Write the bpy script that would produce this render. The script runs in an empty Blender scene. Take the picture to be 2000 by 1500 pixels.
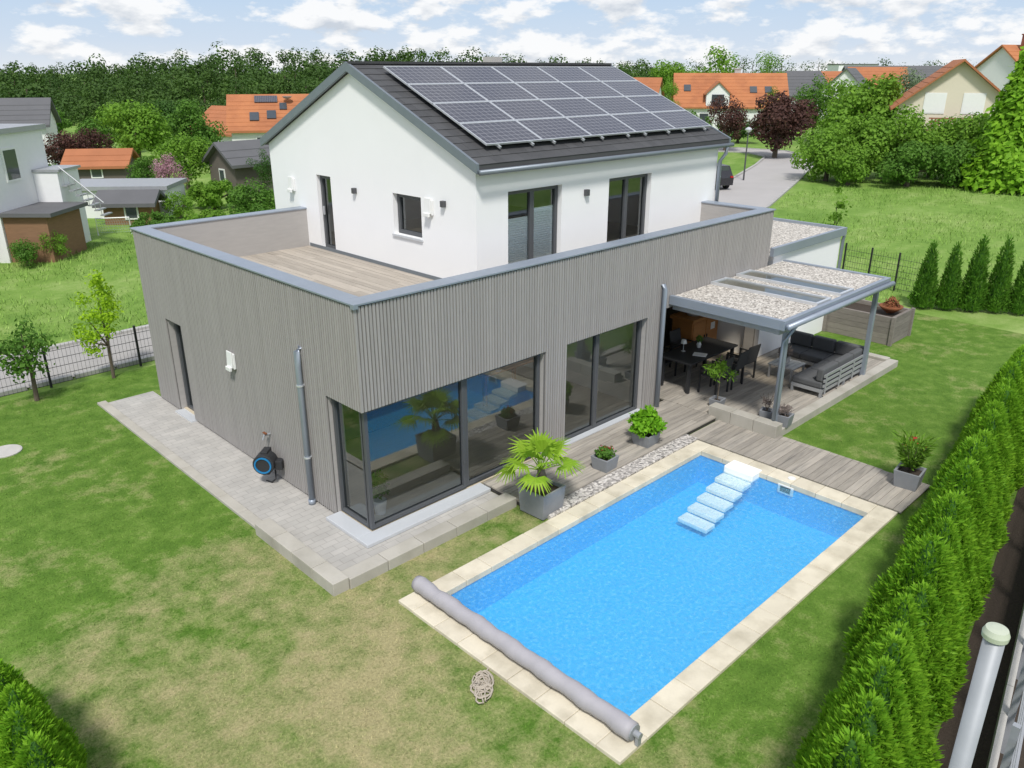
import bpy, math, random
import numpy as np
from mathutils import Vector, Matrix
random.seed(7); RNG=np.random.default_rng(11)
S=bpy.context.scene; COL=S.collection
CAM=(-6.05,-9.41,7.0); ct,st=.9304,.3665; Rv=(.7151,-.6991); Fv=(.6991,.7151); FPX=1560.
ROTC=math.atan2(Rv[1],Rv[0])
def G(px,py,z=0):
    a=(px-1000)/FPX; b=(750-py)/FPX; f=ct+st*b; u=-st+ct*b; k=(7-z)/(-u)
    return (CAM[0]+k*(a*Rv[0]+f*Fv[0]), CAM[1]+k*(a*Rv[1]+f*Fv[1]), z)
def KP(px,k):
    F=(k-7*st)/ct; R=(px-1000)/FPX*k
    return (CAM[0]+R*Rv[0]+F*Fv[0], CAM[1]+R*Rv[1]+F*Fv[1]), F
def ZT(F,py):
    b=(750-py)/FPX
    return 7+F*(b*ct-st)/(ct+b*st)
# ---------------------------------------------------------------- materials
def nd(nt,t,**kw):
    n=nt.nodes.new(t)
    for k,v in kw.items(): setattr(n,k,v)
    return n
def mth(nt,op,a,b=None,clamp=False,c=None):
    n=nt.nodes.new('ShaderNodeMath'); n.operation=op; n.use_clamp=clamp
    for i,v in enumerate((a,b,c)):
        if v is None: continue
        if hasattr(v,'links'): nt.links.new(v,n.inputs[i])
        else: n.inputs[i].default_value=v
    return n.outputs[0]
def noise(nt,vec,scale,detail=4,rough=.55):
    n=nd(nt,'ShaderNodeTexNoise'); n.inputs['Scale'].default_value=scale; n.inputs['Detail'].default_value=detail; n.inputs['Roughness'].default_value=rough
    nt.links.new(vec,n.inputs['Vector']); return n.outputs['Fac']
def mapped(nt,stretch=(1,1,1)):
    tc=nd(nt,'ShaderNodeTexCoord'); mp=nd(nt,'ShaderNodeMapping'); mp.inputs['Scale'].default_value=stretch
    nt.links.new(tc.outputs['Object'],mp.inputs['Vector']); return mp.outputs['Vector']
def ramp(nt,fac,stops):
    r=nd(nt,'ShaderNodeValToRGB'); e=r.color_ramp.elements
    while len(e)<len(stops): e.new(.5)
    for i,(p,c) in enumerate(stops):
        e[i].position=p; e[i].color=tuple(c)+(1,) if len(c)==3 else c
    nt.links.new(fac,r.inputs['Fac']); return r.outputs['Color']
def mixc(nt,f,a,b):
    n=nd(nt,'ShaderNodeMix',data_type='RGBA')
    for s,v in ((n.inputs[0],f),(n.inputs[6],a),(n.inputs[7],b)):
        if hasattr(v,'links'): nt.links.new(v,s)
        else: s.default_value=v if not isinstance(v,tuple) else (v+(1,) if len(v)==3 else v)
    return n.outputs[2]
def island(nt): return nd(nt,'ShaderNodeNewGeometry').outputs['Random Per Island']
def mk(name,col,rough=.7,metal=0,var=.12,scale=5,stretch=(1,1,1),isl=0,bump=0,bscale=40,spec=.4,dirt=None):
    m=bpy.data.materials.new(name); m.use_nodes=True; nt=m.node_tree; b=nt.nodes['Principled BSDF']
    v=mapped(nt,stretch); n=noise(nt,v,scale,6)
    val=mth(nt,'MULTIPLY_ADD',n,2*var,False,1-var)
    if isl: val=mth(nt,'ADD',val,mth(nt,'MULTIPLY_ADD',island(nt),2*isl,False,-isl))
    h=nd(nt,'ShaderNodeHueSaturation'); h.inputs['Color'].default_value=tuple(col)+(1,)
    if dirt:
        dn=noise(nt,v,dirt[0],5); f=ramp(nt,dn,[(.45,(0,0,0)),(.7,(1,1,1))])
        c=mixc(nt,f,tuple(col),tuple(dirt[1])); nt.links.new(c,h.inputs['Color'])
    nt.links.new(val,h.inputs['Value']); nt.links.new(h.outputs[0],b.inputs['Base Color'])
    b.inputs['Roughness'].default_value=rough; b.inputs['Metallic'].default_value=metal; b.inputs['Specular IOR Level'].default_value=spec
    if bump:
        bn=noise(nt,v,bscale,4); bu=nd(nt,'ShaderNodeBump'); bu.inputs['Strength'].default_value=bump; bu.inputs['Distance'].default_value=.02
        nt.links.new(bn,bu.inputs['Height']); nt.links.new(bu.outputs[0],b.inputs['Normal'])
    return m
def leafmat(name,dark,light,trans=.3,nscale=1.2,isl=.32):
    m=bpy.data.materials.new(name); m.use_nodes=True; nt=m.node_tree; b=nt.nodes['Principled BSDF']; out=nt.nodes['Material Output']
    n=noise(nt,mapped(nt),nscale,3); f=mth(nt,'ADD',mth(nt,'MULTIPLY',n,1.2),mth(nt,'MULTIPLY',island(nt),isl)); f=mth(nt,'SUBTRACT',f,.10+isl*.5,True)
    c=mixc(nt,f,tuple(dark),tuple(light)); nt.links.new(c,b.inputs['Base Color']); b.inputs['Roughness'].default_value=.6; b.inputs['Specular IOR Level'].default_value=.2
    t=nd(nt,'ShaderNodeBsdfTranslucent'); nt.links.new(c,t.inputs['Color'])
    mx=nd(nt,'ShaderNodeMixShader'); mx.inputs[0].default_value=trans
    nt.links.new(b.outputs[0],mx.inputs[1]); nt.links.new(t.outputs[0],mx.inputs[2]); nt.links.new(mx.outputs[0],out.inputs['Surface'])
    return m
def grassmat(name,blade,dry=1.0,meadow=False):
    m=bpy.data.materials.new(name); m.use_nodes=True; nt=m.node_tree; b=nt.nodes['Principled BSDF']
    v=mapped(nt); big=noise(nt,v,.55,5,.6); mid=noise(nt,v,2.6,5,.65); fine=noise(nt,v,28,3,.7)
    if meadow: c=ramp(nt,mth(nt,'ADD',mth(nt,'MULTIPLY',noise(nt,v,.14,6,.7),.55),mth(nt,'MULTIPLY',noise(nt,v,1.1,6,.7),.45)),[(.34,(.10,.20,.03)),(.5,(.175,.29,.055)),(.64,(.29,.38,.12))])
    else:
        g=ramp(nt,mid,[(.28,(.068,.145,.017)),(.5,(.108,.20,.028)),(.72,(.165,.26,.05))])
        tc=nd(nt,'ShaderNodeTexCoord'); mp=nd(nt,'ShaderNodeMapping'); mp.inputs['Location'].default_value=(.30,.46,0); mp.inputs['Scale'].default_value=(.17,.185,0)
        nt.links.new(tc.outputs['Object'],mp.inputs['Vector']); gr=nd(nt,'ShaderNodeTexGradient',gradient_type='SPHERICAL'); nt.links.new(mp.outputs[0],gr.inputs[0])
        s=mth(nt,'ADD',mth(nt,'ADD',mth(nt,'MULTIPLY',big,.5),mth(nt,'MULTIPLY',mid,.42)),mth(nt,'ADD',mth(nt,'MULTIPLY',gr.outputs['Fac'],.22),mth(nt,'MULTIPLY',fine,.14)))
        d=ramp(nt,s,[(.56,(0,0,0)),(.76,(1,1,1))])
        c=mixc(nt,mth(nt,'MULTIPLY',d,.88*dry),g,(.37,.315,.17))
    h=nd(nt,'ShaderNodeHueSaturation'); nt.links.new(c,h.inputs['Color'])
    if blade: val=mth(nt,'MULTIPLY_ADD',island(nt),.8,False,.75)
    else: val=mth(nt,'MULTIPLY_ADD',fine,.9,False,.55)
    nt.links.new(val,h.inputs['Value']); nt.links.new(h.outputs[0],b.inputs['Base Color']); b.inputs['Roughness'].default_value=.85; b.inputs['Specular IOR Level'].default_value=.15
    if not blade:
        bu=nd(nt,'ShaderNodeBump'); bu.inputs['Strength'].default_value=.5; bu.inputs['Distance'].default_value=.04
        nt.links.new(fine,bu.inputs['Height']); nt.links.new(bu.outputs[0],b.inputs['Normal'])
    return m
def gravelmat(name,stops,scale=32):
    m=bpy.data.materials.new(name); m.use_nodes=True; nt=m.node_tree; b=nt.nodes['Principled BSDF']
    v=nd(nt,'ShaderNodeTexVoronoi'); v.inputs['Scale'].default_value=scale; nt.links.new(mapped(nt),v.inputs['Vector'])
    sp=nd(nt,'ShaderNodeSeparateColor'); nt.links.new(v.outputs['Color'],sp.inputs[0])
    nt.links.new(ramp(nt,sp.outputs[0],stops),b.inputs['Base Color']); b.inputs['Roughness'].default_value=.9
    bu=nd(nt,'ShaderNodeBump',invert=True); bu.inputs['Strength'].default_value=1; bu.inputs['Distance'].default_value=.02
    nt.links.new(v.outputs['Distance'],bu.inputs['Height']); nt.links.new(bu.outputs[0],b.inputs['Normal']); return m
def brickmat(name,c1,c2,mort,scale,w=.5,h=.25,msize=.015,off=.5,rough=.85):
    m=bpy.data.materials.new(name); m.use_nodes=True; nt=m.node_tree; b=nt.nodes['Principled BSDF']
    t=nd(nt,'ShaderNodeTexBrick'); t.offset=off; v=mapped(nt); nt.links.new(v,t.inputs['Vector'])
    for k,c in (('Color1',c1),('Color2',c2),('Mortar',mort)): t.inputs[k].default_value=tuple(c)+(1,)
    t.inputs['Scale'].default_value=scale; t.inputs['Mortar Size'].default_value=msize; t.inputs['Brick Width'].default_value=w; t.inputs['Row Height'].default_value=h
    n=noise(nt,v,2.2,6); val=mth(nt,'MULTIPLY_ADD',n,.5,False,.75)
    hs=nd(nt,'ShaderNodeHueSaturation'); nt.links.new(t.outputs['Color'],hs.inputs['Color']); nt.links.new(val,hs.inputs['Value']); nt.links.new(hs.outputs[0],b.inputs['Base Color'])
    b.inputs['Roughness'].default_value=rough; return m
def glassmat(name,tint=(.95,.97,.96),refl=.09,rough=0.0,gain=1.0):
    m=bpy.data.materials.new(name); m.use_nodes=True; nt=m.node_tree; out=nt.nodes['Material Output']; nt.nodes.remove(nt.nodes['Principled BSDF'])
    t=nd(nt,'ShaderNodeBsdfTransparent'); t.inputs[0].default_value=tint+(1,)
    g=nd(nt,'ShaderNodeBsdfGlossy'); g.inputs['Roughness'].default_value=rough; g.inputs[0].default_value=(.95,1,1,1)
    fr=nd(nt,'ShaderNodeFresnel'); fr.inputs[0].default_value=1.5; f=mth(nt,'ADD',mth(nt,'MULTIPLY',fr.outputs[0],gain),refl,True)
    bn=noise(nt,mapped(nt),.7,2); bu=nd(nt,'ShaderNodeBump'); bu.inputs['Strength'].default_value=.03; nt.links.new(bn,bu.inputs['Height']); nt.links.new(bu.outputs[0],g.inputs['Normal'])
    x=nd(nt,'ShaderNodeMixShader'); nt.links.new(f,x.inputs[0]); nt.links.new(t.outputs[0],x.inputs[1]); nt.links.new(g.outputs[0],x.inputs[2]); nt.links.new(x.outputs[0],out.inputs['Surface']); return m
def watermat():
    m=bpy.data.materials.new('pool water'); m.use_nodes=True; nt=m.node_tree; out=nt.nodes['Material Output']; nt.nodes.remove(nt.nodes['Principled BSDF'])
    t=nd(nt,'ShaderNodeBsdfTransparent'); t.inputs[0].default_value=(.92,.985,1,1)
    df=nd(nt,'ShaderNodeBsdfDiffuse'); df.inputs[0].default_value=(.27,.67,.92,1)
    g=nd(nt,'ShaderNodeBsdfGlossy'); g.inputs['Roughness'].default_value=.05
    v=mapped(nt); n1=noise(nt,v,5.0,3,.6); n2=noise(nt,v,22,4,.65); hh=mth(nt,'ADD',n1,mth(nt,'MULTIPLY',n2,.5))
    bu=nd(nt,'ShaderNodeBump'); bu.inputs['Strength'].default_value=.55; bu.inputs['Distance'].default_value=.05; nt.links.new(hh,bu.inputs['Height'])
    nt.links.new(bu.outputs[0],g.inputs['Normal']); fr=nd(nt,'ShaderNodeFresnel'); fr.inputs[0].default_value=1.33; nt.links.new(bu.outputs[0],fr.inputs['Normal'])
    rp=ramp(nt,noise(nt,v,17,5,.7),[(.34,(.10,.10,.10)),(.52,(.20,.20,.20)),(.70,(.48,.48,.48))])  # pale ripples painted by noise, standing in for caustic light on the water
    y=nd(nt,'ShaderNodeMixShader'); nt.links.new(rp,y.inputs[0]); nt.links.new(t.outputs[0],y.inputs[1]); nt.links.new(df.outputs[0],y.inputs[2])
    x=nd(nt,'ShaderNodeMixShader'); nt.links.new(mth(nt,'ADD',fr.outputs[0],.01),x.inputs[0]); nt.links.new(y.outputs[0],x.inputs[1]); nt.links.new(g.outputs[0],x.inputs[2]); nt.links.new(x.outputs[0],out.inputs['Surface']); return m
def panelmat(w,h,nx,ny):
    m=bpy.data.materials.new('solar cells'); m.use_nodes=True; nt=m.node_tree; b=nt.nodes['Principled BSDF']
    sp=nd(nt,'ShaderNodeSeparateXYZ'); nt.links.new(mapped(nt),sp.inputs[0])
    fx=mth(nt,'FRACT',mth(nt,'MULTIPLY',sp.outputs[0],nx/w)); fy=mth(nt,'FRACT',mth(nt,'MULTIPLY',sp.outputs[1],ny/h))
    l=mth(nt,'MAXIMUM',mth(nt,'LESS_THAN',fx,.08),mth(nt,'LESS_THAN',fy,.08))
    nt.links.new(mixc(nt,l,(.062,.062,.078),(.25,.25,.27)),b.inputs['Base Color']); b.inputs['Roughness'].default_value=.2; b.inputs['Specular IOR Level'].default_value=.5; return m
M={}
M['batten']=mk('weathered larch batten',(.335,.318,.302),.85,var=.14,scale=3,stretch=(8,8,1),isl=.055,bump=.2)
M['backing']=mk('dark gap board',(.145,.138,.13),.9)
M['parapet']=mk('parapet board',(.40,.38,.36),.85,var=.12,scale=3,stretch=(1,1,6),bump=.15)
M['deck']=mk('weathered deck board',(.37,.335,.285),.85,var=.25,scale=2.5,stretch=(1,9,9),isl=.17,bump=.2,dirt=(1.2,(.26,.24,.21)))
M['decky']=mk('weathered deck board lengthwise',(.39,.345,.29),.85,var=.22,scale=2.5,stretch=(9,1,9),isl=.15,bump=.2)
M['dark']=mk('dark underside',(.06,.055,.05),.95)
M['zinc']=mk('zinc sheet',(.31,.35,.405),.42,metal=.35,var=.1,scale=3,isl=.04)
M['zincd']=mk('dark zinc',(.21,.24,.27),.45,metal=.4,var=.12)
M['plaster']=mk('white plaster',(.86,.86,.855),.9,var=.03,scale=1.3,bump=.06,bscale=120)
M['inner']=mk('interior plaster',(.84,.82,.78),.9,var=.03)
M['anth']=mk('anthracite frame',(.085,.09,.096),.42,var=.06)
M['sill']=mk('grey aluminium sill',(.58,.60,.62),.4,metal=.15,var=.05)
M['tile']=mk('dark roof tile',(.068,.068,.070),.65,var=.2,scale=4,isl=.12,bump=.1)
M['glass']=glassmat('window glass')
M['glassd']=glassmat('bronze skylight glass',(.80,.74,.64),.05,gain=1)
M['alu']=mk('brushed aluminium',(.66,.68,.70),.35,metal=.5,var=.05)
M['white']=mk('white plastic',(.78,.78,.76),.4,var=.04)
M['blackm']=mk('black metal',(.03,.031,.033),.5)
M['lamp']=mk('grey lamp metal',(.08,.08,.085),.5)
M['gravel']=gravelmat('roof gravel',[(0,(.22,.20,.17)),(.4,(.46,.42,.37)),(1,(.76,.72,.65))],30)
M['peb']=gravelmat('strip pebbles',[(0,(.18,.17,.16)),(.4,(.42,.39,.36)),(1,(.70,.66,.61))],24)
M['paver']=brickmat('concrete pavers',(.45,.43,.395),(.40,.385,.355),(.29,.275,.25),1.9,.52,.26,.008)
M['kerb']=mk('concrete kerb',(.45,.425,.37),.9,var=.15,scale=4,isl=.06,bump=.12,dirt=(2,(.34,.32,.27)))
M['coping']=mk('sandstone coping',(.67,.61,.48),.85,var=.12,scale=3,isl=.06,bump=.12,dirt=(2.5,(.50,.45,.34)))
M['liner']=mk('pool liner',(.032,.50,.90),.4,var=.04,scale=1.2); M['water']=watermat()  # coarse mottling in the liner colour is painted caustic light
M['step']=mk('cream pool step',(.92,.91,.86),.5,var=.03)
M['cover']=mk('grey cover sheet',(.38,.365,.385),.6,var=.12,scale=6,bump=.25,bscale=9)
M['pot']=mk('grey stone pot',(.24,.25,.265),.7,var=.15,scale=8,bump=.1)
M['soil']=mk('soil',(.05,.037,.027),.95,var=.4,scale=30,bump=.5)
M['asph']=mk('road asphalt',(.35,.335,.315),.9,var=.1,scale=3,bump=.2,bscale=90)
M['asphr']=mk('pinkish road',(.40,.38,.365),.9,var=.1,scale=.6,bump=.1)
M['roadedge']=mk('road edge stone',(.40,.39,.37),.9,var=.12,isl=.06)
M['lawn']=grassmat('lawn',False); M['blade']=grassmat('lawn blades',True)
M['meadow']=grassmat('meadow',False,meadow=True); M['mblade']=grassmat('meadow blades',True,meadow=True)
M['bark']=mk('bark',(.12,.095,.07),.9,var=.3,scale=12,stretch=(3,3,1),bump=.4)
M['thuja']=leafmat('thuja foliage',(.085,.26,.011),(.32,.57,.038),.4,5,.5)
M['thujad']=leafmat('dark thuja foliage',(.05,.165,.016),(.17,.35,.035),.3,3,.5)
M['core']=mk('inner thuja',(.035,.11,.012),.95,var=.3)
M['leafm']=leafmat('mid green leaves',(.045,.135,.014),(.16,.31,.045),.35,.9,.24)
M['leafb']=leafmat('bright green leaves',(.09,.215,.018),(.25,.44,.05),.4,.9,.24)
M['leafy']=leafmat('lime leaves',(.22,.40,.015),(.45,.68,.035),.45,2)
M['leafd']=leafmat('dark green leaves',(.022,.072,.011),(.09,.19,.034),.3,.8,.24)
M['leafc']=leafmat('copper leaves',(.036,.018,.017),(.14,.066,.05),.25,.8,.24)
M['leafg']=leafmat('grey green leaves',(.12,.17,.09),(.28,.35,.22),.3,.8)
M['conif']=leafmat('bright conifer sprays',(.12,.30,.014),(.33,.58,.04),.4,1.4)
M['pink']=leafmat('pink blossom',(.25,.11,.14),(.62,.38,.44),.3,2)
M['forest']=leafmat('forest leaves',(.013,.046,.010),(.105,.19,.034),.28,.12,.12)
M['palm']=leafmat('palm leaf',(.17,.34,.015),(.42,.62,.06),.4,3)
M['herb']=leafmat('herb leaves',(.09,.30,.01),(.28,.56,.03),.35,5)
M['dry']=leafmat('dry twigs',(.15,.12,.11),(.34,.28,.25),.2,6)
M['red']=leafmat('red flowers',(.35,.02,.02),(.6,.08,.06),.2,6)
M['cush']=mk('charcoal cushion',(.105,.108,.112),.95,var=.15,scale=20,bump=.2,bscale=200)
M['chair']=mk('dark chair textile',(.05,.05,.052),.9,var=.1)
M['gframe']=mk('grey sofa frame',(.38,.39,.40),.45,metal=.3)
M['cab']=mk('orange brown cabinet wood',(.40,.17,.05),.5,var=.2,scale=4,stretch=(1,1,8))
M['bed']=mk('weathered sleeper wood',(.22,.195,.17),.9,var=.3,scale=4,stretch=(1,1,6),isl=.15,bump=.3)
M['rust']=mk('rusty steel',(.21,.075,.03),.9,var=.4,scale=9,bump=.3)
M['rope']=mk('webbing strap',(.42,.37,.30),.9,var=.2,scale=20)
M['blue']=mk('blue plastic ring',(.015,.19,.42),.4)
M['orange']=mk('orange clay roof',(.44,.17,.07),.85,var=.16,scale=.8,bump=.25,bscale=9,dirt=(.5,(.34,.125,.055)))
M['orangeb']=mk('faded clay roof',(.38,.145,.065),.85,var=.2,scale=.8,bump=.25,bscale=9)
M['groof']=mk('grey roof',(.12,.12,.125),.8,var=.15,scale=1,bump=.2,bscale=8)
M['cream']=mk('cream render',(.66,.60,.48),.9,var=.04)
M['bgwhite']=mk('white render',(.78,.78,.77),.9,var=.04)
M['bwood']=mk('brown board wall',(.24,.135,.075),.85,var=.25,scale=3,stretch=(1,1,9))
M['gwood']=mk('grey barn boards',(.13,.11,.095),.9,var=.3,scale=4,stretch=(9,9,1))
M['brick']=brickmat('red brick',(.30,.09,.05),(.24,.07,.04),(.3,.27,.23),4)
M['bwin']=mk('distant window',(.06,.07,.08),.1,spec=.8)
M['stone']=brickmat('grey block wall',(.45,.44,.42),(.39,.38,.36),(.25,.24,.23),3,.6,.3)
M['carp']=mk('dark car paint',(.02,.02,.024),.25,spec=.7)
M['tyre']=mk('tyre rubber',(.02,.02,.02),.9)
M['tail']=mk('red tail lamp',(.4,.01,.01),.3)
M['blind']=mk('pleated blind',(.88,.92,.92),.8,var=.03)
M['paper']=mk('white paper',(.7,.7,.68),.9)
M['floor']=mk('indoor oak floor',(.58,.50,.37),.5,var=.15,scale=3,stretch=(1,8,1))
M['galv']=mk('galvanised steel',(.33,.345,.365),.5,metal=.15,var=.2,scale=6)
M['capw']=mk('pale pole cap',(.50,.54,.42),.5)
M['conc']=mk('pale concrete',(.48,.46,.43),.9,var=.15,bump=.1)
M['net']=mk('pale goal net',(.45,.56,.54),.9)
# ---------------------------------------------------------------- mesh builder
class MB:
    def __init__(s): s.v=[]; s.f=[]; s.mi=[]; s.m=0
    def face(s,pts):
        n=len(s.v); s.v+= [tuple(p) for p in pts]; s.f.append(tuple(range(n,n+len(pts)))); s.mi.append(s.m)
    def hexa(s,p):
        n=len(s.v); s.v+=[tuple(q) for q in p]
        for q in ((3,2,1,0),(4,5,6,7),(0,1,5,4),(1,2,6,5),(2,3,7,6),(3,0,4,7)): s.f.append(tuple(n+i for i in q)); s.mi.append(s.m)
        return s
    def box(s,x0,x1,y0,y1,z0,z1):
        s.hexa([(x0,y0,z0),(x1,y0,z0),(x1,y1,z0),(x0,y1,z0),(x0,y0,z1),(x1,y0,z1),(x1,y1,z1),(x0,y1,z1)]); return s
    def rbox(s,c,sz,rz=0,rx=0):
        mt=Matrix.Translation(c)@Matrix.Rotation(rz,4,'Z')@Matrix.Rotation(rx,4,'X'); a,b,h=sz[0]/2,sz[1]/2,sz[2]/2
        s.hexa([mt@Vector(q) for q in ((-a,-b,-h),(a,-b,-h),(a,b,-h),(-a,b,-h),(-a,-b,h),(a,-b,h),(a,b,h),(-a,b,h))]); return s
    def ax(s,axis,u0,u1,p0,p1,z0,z1):
        return s.box(u0,u1,p0,p1,z0,z1) if axis=='x' else s.box(p0,p1,u0,u1,z0,z1)
    def tube(s,pts,r,n=8,caps=True):
        pts=[Vector(p) for p in pts]; rs=r if isinstance(r,(list,tuple)) else [r]*len(pts); base=len(s.v); up=Vector((0,0,1))
        for i,p in enumerate(pts):
            d=(pts[min(i+1,len(pts)-1)]-pts[max(i-1,0)]).normalized()
            a=d.cross(up if abs(d.z)<.95 else Vector((1,0,0))).normalized(); b=d.cross(a)
            for j in range(n):
                t=2*math.pi*j/n; s.v.append(tuple(p+(a*math.cos(t)+b*math.sin(t))*rs[i]))
        for i in range(len(pts)-1):
            for j in range(n):
                k=base+i*n; s.f.append((k+j,k+n+j,k+n+(j+1)%n,k+(j+1)%n)); s.mi.append(s.m)
        if caps:
            s.f.append(tuple(base+j for j in range(n))); s.mi.append(s.m)
            k=base+(len(pts)-1)*n; s.f.append(tuple(k+j for j in reversed(range(n)))); s.mi.append(s.m)
        return s
    def lathe(s,prof,n=16,c=(0,0,0)):
        base=len(s.v)
        for r,z in prof:
            for j in range(n):
                t=2*math.pi*j/n; s.v.append((c[0]+r*math.cos(t),c[1]+r*math.sin(t),c[2]+z))
        for i in range(len(prof)-1):
            for j in range(n):
                k=base+i*n; s.f.append((k+j,k+(j+1)%n,k+n+(j+1)%n,k+n+j)); s.mi.append(s.m)
        s.f.append(tuple(base+j for j in reversed(range(n)))); s.mi.append(s.m)
        k=base+(len(prof)-1)*n; s.f.append(tuple(k+j for j in range(n))); s.mi.append(s.m)
        return s
    def build(s,name,mats,parent=None,bevel=0,smooth=False,label=None):
        me=bpy.data.meshes.new(name); me.from_pydata(s.v,[],s.f)
        mats=mats if isinstance(mats,(list,tuple)) else [mats]
        for m in mats: me.materials.append(m)
        if len(mats)>1: me.polygons.foreach_set('material_index',s.mi)
        if smooth: me.polygons.foreach_set('use_smooth',[True]*len(me.polygons))
        o=bpy.data.objects.new(name,me); COL.objects.link(o)
        if parent: o.parent=parent
        if label: o['label']=label
        if bevel:
            b=o.modifiers.new('bevel','BEVEL'); b.width=bevel; b.segments=2; b.limit_method='ANGLE'
        return o
def tag(o,label=None,cat=None,group=None,kind=None):
    if label: o['label']=label
    if cat: o['category']=cat
    if group: o['group']=group
    if kind: o['kind']=kind
    return o
def thing(name,label,cat,loc=(0,0,0),rz=0,group=None):
    o=bpy.data.objects.new(name,None); COL.objects.link(o); o.location=loc; o.rotation_euler=(0,0,rz); o.empty_display_size=.2
    return tag(o,label,cat,group)
def struct(o,label,cat): return tag(o,label,cat,None,'structure')
def copy_tree(o,parent=None):
    c=o.copy(); COL.objects.link(c)
    if parent: c.parent=parent
    for ch in list(o.children): copy_tree(ch,c)
    return c
def quadmesh(name,V,mat,parent=None,nv=4):
    V=np.ascontiguousarray(V.reshape(-1,3),dtype=np.float32); n=len(V)//nv
    me=bpy.data.meshes.new(name); me.vertices.add(len(V)); me.vertices.foreach_set('co',V.ravel())
    me.loops.add(len(V)); me.loops.foreach_set('vertex_index',np.arange(len(V),dtype=np.int32))
    me.polygons.add(n); me.polygons.foreach_set('loop_start',np.arange(0,n*nv,nv,dtype=np.int32)); me.polygons.foreach_set('loop_total',np.full(n,nv,dtype=np.int32))
    me.update(calc_edges=True); me.materials.append(mat); o=bpy.data.objects.new(name,me); COL.objects.link(o)
    if parent: o.parent=parent
    return o
def unit(a): return a/np.maximum(np.linalg.norm(a,axis=1,keepdims=True),1e-6)
def leaves(P,D,Sd,S,asp):
    S=S[:,None]
    return np.stack([P,P+D*S*.5+Sd*S*asp*.5,P+D*S,P+D*S*.5-Sd*S*asp*.5],axis=1)
def cloud(C,R,n,leaf,asp=.75,shell=.55,flat=.85,rng=RNG,jit=.36):
    C=np.array(C,float); R=np.array(R,float); w=R**2; w/=w.sum(); i=rng.choice(len(R),n,p=w)
    d=unit(rng.normal(size=(n,3))); rr=R[i]*(shell+(1-shell)*rng.random(n)); P=C[i]+d*rr[:,None]*np.array([1,1,flat])
    N=unit(d+rng.normal(size=(n,3))*jit+np.array([0,0,.3])); D=unit(np.cross(N,rng.normal(size=(n,3)))); Sd=np.cross(N,D)
    return leaves(P,D,Sd,leaf*(.6+.8*rng.random(n)),asp)
# ---------------------------------------------------------------- camera, light, world
cam=bpy.data.cameras.new('camera'); co=bpy.data.objects.new('camera',cam); COL.objects.link(co); S.camera=co
co.location=CAM; fw=Vector((Fv[0]*ct,Fv[1]*ct,-st)); co.rotation_euler=fw.to_track_quat('-Z','Y').to_euler()
cam.sensor_width=36; cam.lens=FPX/2000*36; cam.clip_end=3000; cam.clip_start=.05
EL=math.radians(55); sh=(-.70,-.71)
sun=bpy.data.lights.new('sun','SUN'); sun.energy=3.4; sun.angle=math.radians(8); sun.color=(1,.97,.925); so=bpy.data.objects.new('sun',sun); COL.objects.link(so)
so.rotation_euler=Vector((-sh[0]*math.cos(EL),-sh[1]*math.cos(EL),-math.sin(EL))).to_track_quat('-Z','Y').to_euler(); so.location=(-20,-15,30)
w=bpy.data.worlds.new('World'); S.world=w; w.use_nodes=True; nt=w.node_tree; bg=nt.nodes['Background']
sk=nd(nt,'ShaderNodeTexSky',sky_type='NISHITA'); sk.sun_disc=False; sk.sun_elevation=EL; sk.sun_rotation=math.atan2(sh[0],sh[1]); sk.air_density=1.0; sk.dust_density=.6
def vscale(c,k):
    n=nd(nt,'ShaderNodeVectorMath',operation='MULTIPLY'); nt.links.new(c,n.inputs[0]); n.inputs[1].default_value=k; return n.outputs[0]
skc=vscale(sk.outputs[0],(.12,.12,.13))
tc=nd(nt,'ShaderNodeTexCoord'); sx=nd(nt,'ShaderNodeSeparateXYZ'); nt.links.new(tc.outputs['Generated'],sx.inputs[0])
haze=ramp(nt,sx.outputs[2],[(0,(1,1,1)),(.09,(.8,.8,.8)),(.5,(.12,.12,.12))])
hc=ramp(nt,sx.outputs[2],[(0,(.76,.81,.87)),(.03,(.62,.73,.88)),(.10,(.45,.62,.86))])
skc=mixc(nt,haze,skc,hc)
def wn(off,sc,det,rg=.55):
    mp=nd(nt,'ShaderNodeMapping'); mp.inputs['Scale'].default_value=sc; mp.inputs['Location'].default_value=off; nt.links.new(tc.outputs['Generated'],mp.inputs[0])
    return noise(nt,mp.outputs[0],1,det,rg)
sc=(13,13,32)
n1=wn((3.1,1.7,.0),sc,8,.58); n2=wn((3.1,1.7,.36),sc,4,.5)
mask=ramp(nt,n1,[(.45,(0,0,0)),(.54,(1,1,1))])
lit=mth(nt,'MULTIPLY_ADD',mth(nt,'SUBTRACT',n1,n2),3.2,False,.62)
cc=ramp(nt,lit,[(.1,(.60,.65,.72)),(.7,(1.0,1.0,1.0))])
nt.links.new(mixc(nt,mth(nt,'MULTIPLY',mask,.9),skc,cc),bg.inputs[0]); bg.inputs[1].default_value=1.0
S.view_settings.view_transform='Standard'; S.view_settings.look='None'; S.view_settings.exposure=0
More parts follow.
